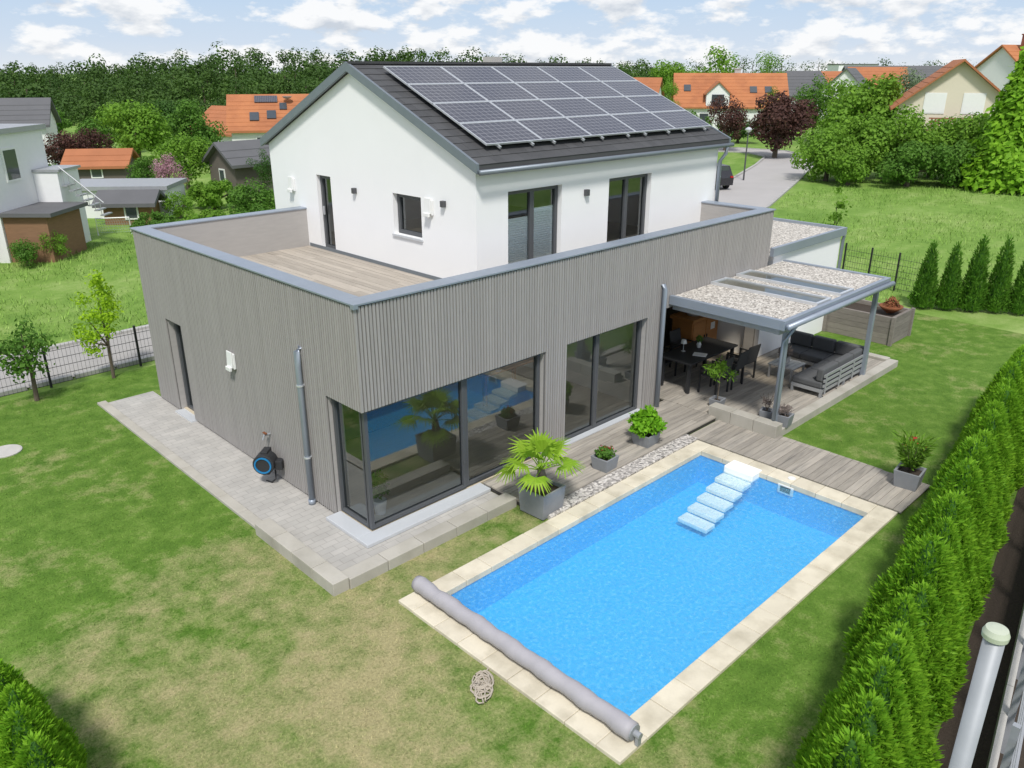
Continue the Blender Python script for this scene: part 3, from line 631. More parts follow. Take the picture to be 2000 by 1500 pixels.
# ---------------------------------------------------------------- pots
def pot(root,h,ht,mat=None,taper=.82):
    m=MB(); q=lambda s,z:[(-s,-s,z),(s,-s,z),(s,s,z),(-s,s,z)]
    a,b,c,d=q(h*taper,0),q(h,ht),q(h-.035,ht),q(h-.04,ht-.06)
    m.face(a[::-1])
    for u,v in ((a,b),(b,c),(c,d)):
        for i in range(4): j=(i+1)%4; m.face([u[i],u[j],v[j],v[i]])
    m.build('pot',mat or M['pot'],root); m=MB(); m.face(q(h-.041,ht-.055)); m.build('soil',M['soil'],root)
t=thing('potted_palm','fan palm with lime green fronds in a large square grey pot','palm',(2.62,-1.26,.02),.05)
pot(t,.285,.45,None,.9); m=MB(); m.tube([(0,0,.38),(.01,0,.58),(-.02,.01,.78)],[.07,.085,.06],10); m.build('trunk',M['bark'],t)
rr=random.Random(5); NF=15
for i in range(NF):
    az=i*2.399; f_=i/(NF-1.); el=math.radians(82-84*f_); L=.32+.14*f_; dr=Vector((math.cos(az)*math.cos(el),math.sin(az)*math.cos(el),math.sin(el)))
    b=Vector((-.02,.01,.76)); e=b+dr*L; m=MB(); m.tube([b,b+dr*L*.5+Vector((0,0,.02)),e],[.012,.009,.007],5)
    fw_=(dr+Vector((0,0,-.3*f_))).normalized(); sd=fw_.cross(Vector((0.01,0,1))).normalized(); up=sd.cross(fw_)
    for k in range(19):
        th=math.radians(-105+210*k/18); ln=.41*(1-.3*abs(th)/1.8)*rr.uniform(.9,1.06)
        d=(fw_*math.cos(th)+sd*math.sin(th)).normalized(); pp=d.cross(up).normalized()
        mid=e+d*ln*.55+up*.02; tip=e+d*ln+Vector((0,0,-.07*rr.uniform(.3,1.6)))-up*.02; wdt=.021
        m.face([e,mid-pp*wdt,mid+pp*wdt]); m.face([mid-pp*wdt,tip-pp*.004,tip+pp*.004,mid+pp*wdt])
    m.build('frond',M['palm'],t)
t=thing('potted_flowers','low flowering plant with red blooms in a small square grey pot','potted plant',(4.45,-1.13,.10),.05)
pot(t,.19,.25); quadmesh('foliage',cloud([(0,0,.3),(-.08,.05,.33),(.09,-.04,.32)],[.14,.1,.1],420,.07,.5),M['leafm'],t); quadmesh('bloom',cloud([(0,.05,.38),(.08,-.06,.4),(-.09,0,.38)],[.1,.06,.06],40,.035,.9),M['red'],t)
t=thing('potted_herb','bushy bright green herb in a square grey pot on the deck','potted plant',(5.85,-1.02,.10),.05)
pot(t,.21,.24); quadmesh('foliage',cloud([(0,0,.46),(.2,.04,.42),(-.21,0,.42),(.03,-.2,.43),(0,.18,.46),(.05,0,.62)],[.22,.17,.18,.17,.18,.15],1900,.085,.7,jit=.8),M['herb'],t)
t=thing('potted_oleander','upright leafy shrub in a square grey pot at the deck corner','potted plant',(7.9,-5.3,.05),.1)
pot(t,.22,.32); m=MB()
for i in range(9):
    a=i*.7; m.tube([(0,0,.25),(.12*math.cos(a),.12*math.sin(a),.55),(.24*math.cos(a),.24*math.sin(a),.85)],[.01,.008,.004],5)
m.build('stem',M['bark'],t)
n=700; a=RNG.random(n)*6.28; h=RNG.random(n); r=.05+.27*h*RNG.random(n)**.5; P=np.stack([r*np.cos(a),r*np.sin(a),.35+.55*h],1)
D=unit(np.stack([np.cos(a)*.7,np.sin(a)*.7,np.full(n,.6)],1)+RNG.normal(size=(n,3))*.35); Sd=unit(np.cross(D,RNG.normal(size=(n,3))))
quadmesh('foliage',leaves(P,D,Sd,.11+.06*RNG.random(n),.22),M['leafb'],t); quadmesh('bloom',cloud([(.1,.05,.85),(-.12,.1,.8),(.05,-.14,.75)],[.1,.09,.09],22,.035,.9),M['red'],t)
t=thing('potted_tree','slim potted bamboo-like tree beside the canopy kerb','potted plant',(8.5,-.98,.10),.1)
pot(t,.14,.18); m=MB(); m.tube([(0,0,.15),(.02,0,.5),(0,.01,.95)],[.015,.012,.006],6); m.build('trunk',M['bark'],t)
quadmesh('foliage',cloud([(0,0,.95),(.24,.05,.8),(-.24,0,.82),(.05,-.24,.78),(0,.24,.84)],[.16,.15,.16,.14,.15],420,.10,.25,.2,jit=.8),M['leafb'],t)
t=thing('potted_dry_shrub','dry twiggy plant in a grey pot on the kerb corner','potted plant',(8.5,-2.56,.16),.1)
pot(t,.15,.24); quadmesh('foliage',cloud([(0,0,.36),(.1,0,.33),(-.1,.05,.34)],[.14,.1,.1],300,.08,.2,.1,jit=.9),M['dry'],t)
t=thing('potted_bare_plant','bare brown plant in a small pot beside the canopy post','potted plant',(8.62,-2.1,.10),.3)
pot(t,.13,.22,M['pot']); m=MB()
for i in range(7): a=i*.9; m.tube([(0,0,.18),(.05*math.cos(a),.05*math.sin(a),.35),(.13*math.cos(a+.3),.13*math.sin(a+.3),.55)],[.008,.006,.003],5)
m.build('twig',M['bark'],t); quadmesh('foliage',cloud([(0,0,.4)],[.15],120,.07,.3,.2,jit=.9),M['dry'],t)
# ---------------------------------------------------------------- canopy furniture
t=thing('corner_sofa','charcoal L shaped garden sofa with grey metal frame under the canopy','sofa',(0,0,.10))
X0,X1,Y0,Y1=10.55,12.85,-2.38,-.45; sd=.74
m=MB()
for q in ((X0,X1,Y0,Y0+sd),(X1-sd,X1,Y0+sd+.004,Y1)): m.box(*q,.12,.20)
for x,y in ((X0,Y0),(X0,Y0+sd-.06),(X1-.06,Y0),(X1-.06,Y1-.06),(X1-sd,Y1-.06),(11.7,Y0)): m.box(x+.002,x+.058,y+.002,y+.058,0,.12)
for z in (.26,.38,.50): m.box(X0,X1,Y0-.03,Y0-.002,z,z+.06); m.box(X1+.002,X1+.03,Y0,Y1,z,z+.06)
for x in (X0+.05,11.3,12.0,12.7): m.box(x,x+.04,Y0-.05,Y0-.031,.1,.58)
m.build('frame',M['gframe'],t)
for a,b in ((X0,X0+.77),(X0+.78,X0+1.55)): MB().box(a,b,Y0+.02,Y0+sd,.205,.36).build('seat_cushion',M['cush'],t,bevel=.035); MB().box(a+.01,b-.01,Y0+.02,Y0+.19,.365,.68).build('back_cushion',M['cush'],t,bevel=.04)
MB().box(X1-sd,X1-.02,Y0+.02,Y0+sd,.205,.36).build('seat_cushion',M['cush'],t,bevel=.035); MB().box(X1-sd+.01,X1-.2,Y0+.02,Y0+.19,.365,.68).build('back_cushion',M['cush'],t,bevel=.04)
for a,b in ((Y0+sd+.01,Y0+sd+.6),(Y0+sd+.61,Y1)): MB().box(X1-sd,X1-.02,a,b,.205,.36).build('seat_cushion',M['cush'],t,bevel=.035); MB().box(X1-.19,X1-.02,a+.01,b-.01,.365,.69).build('back_cushion',M['cush'],t,bevel=.04)
MB().box(X1-.19,X1-.02,Y0+.03,Y0+sd-.01,.365,.69).build('back_cushion',M['cush'],t,bevel=.04)
t=thing('coffee_table','low grey slatted coffee table in front of the corner sofa','coffee table',(11.25,-1.15,.10))
m=MB()
for i in range(6): m.box(-.33,.33,-.33+i*.112,-.33+i*.112+.1,.32,.35)
m.build('tabletop',M['gframe'],t)
for a in (-.3,.3):
    for b in (-.28,.28): MB().box(a-.02,a+.02,b-.02,b+.02,0,.32).build('leg',M['gframe'],t)
t=thing('table_plant','pale twiggy plant in a grey pot on the coffee table','potted plant',(11.2,-1.1,.45))
pot(t,.1,.16,M['conc']); quadmesh('foliage',cloud([(0,0,.3),(.12,0,.27),(-.12,.03,.28)],[.15,.1,.1],300,.09,.2,.1,jit=.9),M['dry'],t)
t=thing('dining_table','long dark dining table under the canopy','table',(9.55,.25,.10))
MB().box(-1.0,1.0,-.45,.45,.71,.75).build('tabletop',M['blackm'],t,bevel=.006)
for a in (-.9,.9):
    for b in (-.36,.36): MB().box(a-.035,a+.035,b-.035,b+.035,0,.71).build('leg',M['blackm'],t)
def chair(label,loc,rz):
    c=thing('garden_chair',label,'chair',loc,rz,'dark chairs around the dining table')
    MB().box(-.24,.24,-.23,.23,.41,.45).build('seat',M['chair'],c,bevel=.012)
    m=MB(); m.hexa([(-.23,-.27,.45),(.23,-.27,.45),(.23,-.24,.45),(-.23,-.24,.45),(-.22,-.36,.9),(.22,-.36,.9),(.22,-.33,.9),(-.22,-.33,.9)]); m.build('backrest',M['chair'],c,bevel=.01)
    for a in (-.25,.25):
        m=MB(); m.box(a-.018,a+.018,.19,.225,0,.62); m.build('leg',M['blackm'],c); m=MB(); m.box(a-.018,a+.018,-.25,-.215,0,.62); m.build('leg',M['blackm'],c)
        MB().box(a-.022,a+.022,-.27,.23,.62,.645).build('armrest',M['blackm'],c,bevel=.005)
    return c
c0=chair('dark armchair at the near long side of the dining table, left one',(9.15,-.45,.10),0)
for lb,lo,rz in (('dark armchair at the near long side of the dining table, middle one',(9.8,-.45,.1),.05),('dark armchair at the near long side of the dining table, right one',(10.4,-.4,.1),-.08),('dark armchair at the house side of the dining table, left one',(9.15,.95,.1),math.pi),('dark armchair at the house side of the dining table, right one',(10.05,.95,.1),math.pi)):
    c=copy_tree(c0); c['label']=lb; c.location=lo; c.rotation_euler=(0,0,rz)
t=thing('table_lamp','small white shaded lamp standing on the dining table','lamp',(9.2,.45,.85)); MB().lathe([(.05,0),(.05,.015),(.01,.02),(.01,.2)],12).build('lamp_base',M['alu'],t); MB().lathe([(.075,.2),(.05,.29)],14).build('lamp_shade',M['white'],t)
m=MB(); m.rbox((9.25,.02,.862),(.22,.3,.02),.4); tag(m.build('magazine',M['paper']),'open white magazine lying on the dining table','magazine')
t=thing('flower_vase','small white vase with green sprig on the dining table','vase',(9.7,.35,.85)); MB().lathe([(.04,0),(.06,.08),(.03,.14)],12).build('vase',M['white'],t); quadmesh('sprig',cloud([(0,0,.22)],[.09],90,.06,.4),M['leafm'],t)
t=thing('wooden_cabinet','orange brown wooden cabinet against the canopy rear wall','cabinet',(11.05,1.35,.10))
MB().box(-.6,.6,-.3,.3,.06,1.05).build('body',M['cab'],t,bevel=.01); MB().box(-.66,.66,-.36,.34,1.05,1.12).build('top',M['cab'],t)
for a,b in ((-.56,-.01),(.01,.56)): dd=MB().box(a,b,-.32,-.302,.12,1.0).build('door',M['cab'],t); MB().box((b-.06 if a<0 else a+.03),(b-.03 if a<0 else a+.06),-.345,-.322,.5,.62).build('handle',M['blackm'],dd)
MB().box(.22,.40,-.33,-.321,.7,.88).build('sign_plate',M['white'],t)
m=MB(); m.lathe([(.16,0),(.22,.09),(.2,.1)],14,(10.85,1.3,1.22)); tag(m.build('bowl',M['conc'],smooth=True),'pale bowl standing on the wooden cabinet','bowl')
t=thing('cabinet_bouquet','dried pale bouquet lying on the wooden cabinet','bouquet',(11.35,1.25,1.22)); quadmesh('twigs',cloud([(0,0,.1),(.15,0,.09),(-.15,0,.1)],[.12,.1,.1],260,.1,.25,.1),M['dry'],t)
# ---------------------------------------------------------------- raised bed, wall, fences
t=thing('raised_bed','raised garden bed of weathered grey timber beyond the canopy','raised bed',(0,0,0))
bx0,bx1,by0,by1=15.7,17.0,-1.85,.0; m=MB()
for i in range(5):
    z=i*.155; m.box(bx0,bx1,by0,by0+.09,z+.003,z+.152); m.box(bx0,bx1,by1-.09,by1,z+.003,z+.152); m.box(bx0,bx0+.09,by0+.091,by1-.091,z+.003,z+.152); m.box(bx1-.09,bx1,by0+.091,by1-.091,z+.003,z+.152)
m.build('timber_wall',M['bed'],t); MB().box(bx0+.09,bx1-.09,by0+.09,by1-.09,0,.66).build('soil',M['soil'],t)
for x,y in ((bx0-.05,by0-.05),(bx1-.04,by0-.05),(bx0-.05,by1-.04)): MB().box(x,x+.09,y,y+.09,0,.8).build('corner_post',M['bed'],t)
t=thing('fire_bowl','rusty steel fire bowl heaped with rusty clippings on the raised bed','fire bowl',(16.45,-1.45,.70)); MB().lathe([(.1,0),(.26,.12),(.32,.2),(.29,.2)],18).build('bowl',M['rust'],t,smooth=True)
quadmesh('clippings',cloud([(0,0,.22),(.05,0,.3)],[.24,.18],500,.09,.4,.3),M['rust'],t)
tag(MB().box(17.6,19.2,.35,.6,0,.75).build('garden_wall',M['stone']),'low wall of pale grey blocks beside the raised bed','wall')
def fence(p0,p1,h,nseg,label,step=.09,wd=.005):
    f=thing('mesh_fence',label,'fence',(p0[0],p0[1],0),math.atan2(p1[1]-p0[1],p1[0]-p0[0])); L=math.dist(p0,p1); m=MB()
    x=0
    while x<L: m.box(x-wd/2,x+wd/2,-wd/2,wd/2,.06,h); x+=step
    for z in np.arange(.08,h,.2): m.box(0,L,.004,.011,z,z+.007); m.box(0,L,-.011,-.004,z,z+.007)
    m.build('wire_panel',M['blackm'],f)
    for i in range(nseg+1): x=L*i/nseg; MB().box(x-.025,x+.025,.013,.055,0,h+.05).build('post',M['blackm'],f)
fence((-12,10.62),(2.6,10.75),1.02,7,'black wire mesh fence between lawn and lane')
fence(g2(1642,545),g2(1800,580),1.25,3,'black wire mesh fence from garage to the clipped thujas',.09)
def hy(x): return -7.74+.162*x
t=thing('board_fence','low grey concrete board fence with steel posts behind the long hedge','fence',(0,0,0))
OF=.98; m=MB()
def slope(m,a,b,o,w_,z0,z1):
    p,q=hy(a)-o,hy(b)-o; m.hexa([(a,p-w_,z0),(b,q-w_,z0),(b,q+w_,z0),(a,p+w_,z0),(a,p-w_,z1),(b,q-w_,z1),(b,q+w_,z1),(a,p+w_,z1)])
for a,b in ((-3,0),(0.01,3),(3.01,6),(6.01,9),(9.01,13)): slope(m,a,b,OF,.035,0,.5)
m.build('concrete_board',M['conc'],t)
for x in (-1.7,-.3,1.1,2.5,3.9,5.3,6.7,8.1,9.5): MB().box(x-.03,x+.03,hy(x)-OF-.10,hy(x)-OF-.037,0,1.5).build('post',M['galv'],t)
for z in (.62,.85,1.08,1.31): m=MB(); slope(m,-3,12,OF+.13,.012,z,z+.04); m.build('rail',M['gframe'],t)
t=thing('steel_pole','tall galvanised pole with pale green cap beside the hedge','pole',(-2.72,-8.88,0))
MB().lathe([(.041,0),(.041,4.80)],32).build('pole',M['galv'],t,smooth=True); MB().lathe([(.050,4.80),(.052,4.822),(.043,4.845),(.02,4.85)],32).build('cap',M['capw'],t)
m=MB(); m.box(.03,.09,-.02,.02,4.68,4.73); m.tube([(.09,0,4.70),(.12,0,4.70)],.02,8); m.build('clamp',M['blackm'],t)
# ---------------------------------------------------------------- thuja
ORD=['first','second','third','fourth','fifth','sixth','seventh','eighth','ninth','tenth','eleventh','twelfth','thirteenth','fourteenth','fifteenth','sixteenth','seventeenth','eighteenth','nineteenth','twentieth','twenty-first','twenty-second','twenty-third','twenty-fourth','twenty-fifth','twenty-sixth','twenty-seventh','twenty-eighth','twenty-ninth','thirtieth']
def thuja_mesh(n,R,leaf,mat,pw_=.65,asp=.32):
    t=1-np.sqrt(RNG.random(n)*.985); phi=RNG.random(n)*6.2832; ph0=RNG.random()*6
    lump=1+.09*np.sin(phi*5+t*8+ph0)+.07*np.sin(phi*3-t*13+ph0*2)
    r=R*(np.minimum(1,(1-t)*1.0)**pw_)*lump*(.68+.40*RNG.random(n)**.5)*np.minimum(1,.75+t*2)
    o=np.stack([np.cos(phi),np.sin(phi),np.zeros(n)],1); P=o*r[:,None]; P[:,2]=t*.95
    D=unit(o*.55+np.array([0,0,.9])+RNG.normal(size=(n,3))*.36); Sd=unit(np.cross(D,o+RNG.normal(size=(n,3))*.45))
    c=quadmesh('crown',leaves(P,D,Sd,leaf*(.5+1.1*RNG.random(n)),asp),mat)
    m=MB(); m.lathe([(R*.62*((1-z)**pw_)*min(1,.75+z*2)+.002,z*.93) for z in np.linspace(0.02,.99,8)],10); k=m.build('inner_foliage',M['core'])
    m=MB(); m.tube([(0,0,0),(0,0,.3)],[.02,.015],6); b=m.build('trunk',M['bark'])
    return (c,k,b)
near=[thuja_mesh(22000,.265,.034,M['thuja'],.66,.28) for _ in range(4)]
slim=[thuja_mesh(3600,.19,.05,M['thujad'],.72) for _ in range(2)]
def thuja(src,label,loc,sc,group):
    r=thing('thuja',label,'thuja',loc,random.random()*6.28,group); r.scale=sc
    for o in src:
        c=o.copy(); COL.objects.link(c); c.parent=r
for i in range(29):
    x=-.98+i*.485; h=1.92+random.uniform(-.2,.2); w_=h*random.uniform(.96,1.14)
    thuja(near[i%4],ORD[i]+' thuja from the camera end of the long hedge beside the pool',(x,hy(x)+.10+random.uniform(-.06,.06),0),(w_,w_,h),'thujas of the long hedge beside the pool')
for i,(px,py,tp) in enumerate(((1800,600,462),(1846,603,466),(1893,606,452),(1940,608,455),(1988,612,470),(2040,616,466))):
    p=G(px,py); F=(p[0]-CAM[0])*Fv[0]+(p[1]-CAM[1])*Fv[1]; h=ZT(F,tp)
    thuja(slim[i%2],ORD[i]+' slim clipped thuja from the raised bed in the far row',p,(h*.80,h*.80,h),'slim thujas in the far row')
for i,(x,y,h) in enumerate(((-5.25,-.80,1.45),(-5.2,-1.25,1.6),(-5.15,-1.7,1.55),(-5.2,-2.15,1.65),(-5.2,-2.6,1.6),(-5.2,-3.05,1.55),(-5.2,-3.5,1.55))):
    thuja(near[i%4],ORD[i]+' thuja from the far end of the short hedge in the lower left corner',(x-.10,y,0),(h*1.1,h*1.1,h),'thujas of the short left hedge')
for s in near+slim:
    for o in s: bpy.data.objects.remove(o)
# ---------------------------------------------------------------- trees
def tree(name,label,cat,px,k,top,hw,mat,cb=.22,n=1700,leaf=None,clumps=16,loc=None,height=None,rad=None,sparse=.55,group=None,asp=.75):
    if loc is None:
        (x,y),F=KP(px,k); h=ZT(F,top); R=hw*k/FPX; n=int(n*2.1); clumps=22
    else: x,y=loc; h=height; R=rad
    t=thing(name,label,cat,(x,y,-.03),0,group); rg=np.random.default_rng(int(abs(px*7+top*3+k*13))); z0=h*cb; hz=(h-z0)/2; zc=z0+hz
    C=[];Rs=[]; mr=min(R,hz*1.15)
    for i in range(clumps):
        d=unit(rg.normal(size=(1,3)))[0]; q=.45+.45*rg.random(); r_=mr*(.26+.22*rg.random()); f_=max(.2,1-r_/R*.55); g_=max(.2,1-r_/hz*.55)
        C.append((d[0]*R*q*f_*1.2,d[1]*R*q*f_*1.2,zc+d[2]*hz*q*g_*1.12)); Rs.append(r_)
    C.append((0,0,zc)); Rs.append(mr*.62); C.append((R*.1,0,h-mr*.36)); Rs.append(mr*.36)
    m=MB(); m.tube([(0,0,-.1),(R*.04,0,zc*.6),(0,R*.03,zc+hz*.4)],[max(.03,R*.075),max(.02,R*.055),.01],7)
    for c in C[:6]: m.tube([(R*.03,0,zc*.55),(c[0]*.6,c[1]*.6,(zc*.55+c[2])/2+.05*h),c],[max(.012,R*.035),max(.008,R*.025),.006],5)
    m.build('trunk',M['bark'],t)
    quadmesh('crown',cloud(C,Rs,n,leaf or R*.078,asp,sparse,.9,rg,jit=.42),M[mat],t); return t
T=tree
T('young_tree','small dark green young tree in the lawn by the mesh fence','tree',60,18.5,0,0,'leafm',.3,1200,.10,16,loc=G(72,782)[:2],height=2.05,rad=.78,sparse=.2,asp=.6)
T('young_tree','slender lime green young tree by the mesh fence near the house','tree',210,19.5,0,0,'leafy',.12,1700,.095,20,loc=G(222,738)[:2],height=2.75,rad=.6,sparse=.2,asp=.5)
T('deciduous_tree','broad bright green tree left of the orange roofed house','tree',275,58,190,74,'leafb',.15,3000)
T('deciduous_tree','tall mid green tree touching the orange roof at left','tree',385,62,186,60,'leafm',.15,2700)
T('deciduous_tree','dense green tree above the dark barn','tree',368,50,255,56,'leafb',.1,2400)
T('copper_tree','dark copper tree behind the red roofed shed','tree',135,56,250,52,'leafc',.15,2000)
T('copper_tree','smaller copper tree right of the bigger copper one at left','tree',190,60,246,42,'leafc',.15,1700)
T('blossom_shrub','pink blossoming shrub left of the dark barn','shrub',335,47,298,36,'pink',.1,1500)
T('shrub','wide green shrub below the dark barn','shrub',418,43,348,62,'leafb',.02,2600)
T('shrub','green shrub against the back corner of the white storey','shrub',495,39,345,56,'leafm',.02,2600)
T('deciduous_tree','narrow green tree beside the white gable edge','tree',518,48,285,28,'leafd',.1,1500)
T('deciduous_tree','dark tree behind the modern white neighbour house','tree',45,80,200,70,'leafd',.1,2200)
T('deciduous_tree','dark green tree above the red roofed shed','tree',215,72,218,58,'leafm',.1,2200)
T('deciduous_tree','dark green tree between the shed and the wood','tree',100,85,210,48,'leafm',.1,1800)
T('deciduous_tree','spreading dark tree between the bright tree and the wood','tree',330,78,190,52,'leafd',.1,2000)
T('shrub','low green shrub at the foot of the white neighbour wall','shrub',55,30.5,460,36,'leafm',.02,1700)
T('shrub','low bright shrub by the brown board annex','shrub',112,31.5,444,30,'leafb',.02,1500)
T('shrub','low green shrub in front of the flat white garage','shrub',310,36,410,48,'leafm',.0,2000)
T('shrub','spreading green shrub beyond the roof terrace corner','shrub',410,35,405,62,'leafb',.0,2400)
T('shrub','green shrub touching the roof terrace corner','shrub',500,36,395,48,'leafm',.0,2000)
T('shrub','green shrub between the red roofed shed and the white garage','shrub',112,46,318,40,'leafm',.0,1700)
T('shrub','bright shrub at the right end of the white garage','shrub',352,40.5,372,34,'leafb',.0,1500)
T('deciduous_tree','round green tree at far left edge of the wood','tree',-5,70,215,50,'leafm',.1,1700)
T('shrub','hazy green shrub left of the pink blossom','shrub',285,50,300,40,'leafm',.02,1700)
# right
T('copper_tree','large round copper tree at the bend of the village road','tree',1512,68,176,72,'leafc',.14,3000)
T('copper_tree','copper tree left of the large round copper tree','tree',1415,74,182,44,'leafc',.12,2000)
T('deciduous_tree','tall fresh green tree above the orange roof at right','tree',1390,112,88,58,'leafb',.2,2200)
T('deciduous_tree','small fresh green tree above the orange roof edge at right','tree',1490,122,96,34,'leafb',.2,1500)
T('deciduous_tree','green tree left of the orange roof with the white dormer','tree',1310,135,114,54,'leafb',.15,1800)
T('deciduous_tree','narrow green tree between the two orange roofed houses at right','tree',1298,88,146,26,'leafb',.1,1700)
T('deciduous_tree','small green tree in front of the orange roof end at right','tree',1500,90,165,24,'leafm',.1,1500)
T('deciduous_tree','mid green tree right of the copper tree','tree',1585,84,138,50,'leafm',.05,2200)
T('deciduous_tree','broad fresh green tree left of the cream house','tree',1690,76,140,90,'leafb',.05,3200)
T('deciduous_tree','grey green willow like tree behind the broad fresh green tree','tree',1752,95,124,48,'leafg',.1,1800)
T('deciduous_tree','green tree between copper tree and broad fresh green tree','tree',1632,80,148,54,'leafb',.05,2000)
T('shrub','dark shrub under the white dormer house','shrub',1440,82,222,42,'leafd',.02,1700)
T('shrub','fresh shrub between copper trees and the road','shrub',1345,86,212,46,'leafm',.02,1700)
T('shrub','leftmost bright green shrub above the meadow at right','shrub',1612,54,240,70,'leafb',.0,3000)
T('shrub','dense green shrub second from the road above the meadow','shrub',1678,55,216,80,'leafb',.0,3200)
T('shrub','tall bright shrub below the cream house balcony','shrub',1745,55,198,76,'leafb',.0,3200)
T('shrub','broad green shrub right of the tall bright shrub','shrub',1815,56,222,80,'leafb',.0,3200)
T('shrub','bright shrub under the great conifer','shrub',1880,54,212,76,'leafb',.0,3200)
T('shrub','low green shrub in front of the bright shrub row','shrub',1770,51.5,272,74,'leafm',.0,2800)
T('shrub','low green shrub at the left front of the bright shrub row','shrub',1655,52,282,62,'leafb',.0,2600)
T('shrub','low green shrub at the right front of the bright shrub row','shrub',1862,51,270,66,'leafm',.0,2800)
T('shrub','green shrub at the right edge above the meadow','shrub',1955,50.5,262,80,'leafb',.0,3000)
T('sapling','thin young sapling on the meadow beyond the garage','tree',1622,33,362,24,'leafb',.1,200,.12,10,sparse=.1)
(x,y),F=KP(1965,50); h=ZT(F,38); t=thing('conifer','great bright green conifer towering at the right edge','conifer',(x,y,0))
n=13000; tt=1-np.sqrt(RNG.random(n)); ph_=RNG.random(n)*6.283; R=h*.30*(1-tt)**.85*(1-.22*(tt*18-np.floor(tt*18)))*(1+.10*np.sin(ph_*5+tt*20))*(.55+.5*RNG.random(n)**.6)
o_=np.stack([np.cos(ph_),np.sin(ph_),np.zeros(n)],1); P=o_*R[:,None]; P[:,2]=h*(.03+.95*tt); N=unit(o_*.8+np.array([0,0,.55])+RNG.normal(size=(n,3))*.35); D=unit(np.cross(N,RNG.normal(size=(n,3)))); Sd=np.cross(N,D)
quadmesh('crown',leaves(P,D,Sd,.26+.32*RNG.random(n),.5),M['conif'],t); MB().tube([(0,0,0),(0,0,h*.9)],[.25,.03],8).build('trunk',M['bark'],t)
# ---------------------------------------------------------------- forest (one mass)
V=[]; tv=[]; fr=np.random.default_rng(5)
def ftree(px,k,top,hw,n):
    (x,y),F=KP(px,k); h=max(2,ZT(F,top))
    R=hw*k/FPX; C=[];Rs=[]
    for i in range(9):
        d=unit(fr.normal(size=(1,3)))[0]; C.append((x+d[0]*R*.65,y+d[1]*R*.65,h*.62+d[2]*h*.30)); Rs.append(R*(.34+.25*fr.random()))
    C.append((x,y,h-R*.4)); Rs.append(R*.42)
    V.append(cloud(C,Rs,n,R*.12,.8,.6,1.0,fr,jit=.32)); tv.append((x,y,h,R))
def topline(px):
    xs=[-100,0,200,350,560,760,900,1000,1230,1350,2100]; ys=[140,134,122,110,98,106,112,118,124,122,122]
    return float(np.interp(px,xs,ys))
for px in np.arange(-90,1290,28):
    for j,(k,dt,hw) in enumerate(((185,0,32),(165,18,34),(145,38,36),(125,62,38))):
        if j>1 and px>660: continue
        ftree(px+fr.uniform(-14,14),k+fr.uniform(-9,9),topline(px)+dt+fr.uniform(-13,12),hw*fr.uniform(.7,1.35),820)
for px in np.arange(-90,560,36): ftree(px+fr.uniform(-14,14),108+fr.uniform(-7,7),topline(px)+88+fr.uniform(-12,14),38*fr.uniform(.8,1.2),820)
for px in np.arange(1230,2100,24): ftree(px+fr.uniform(-9,9),300+fr.uniform(-20,20),117+fr.uniform(-6,8),20*fr.uniform(.8,1.3),260)
wood=quadmesh('wood',np.concatenate(V),M['forest']); tag(wood,'dark mixed wood covering the horizon behind the village','wood',kind='stuff')
m=MB()
for x,y,h,R in tv: m.tube([(x,y,-.1),(x,y,h*.8)],[R*.07,R*.03],5)
m.build('wood_trunk',M['bark'],wood)
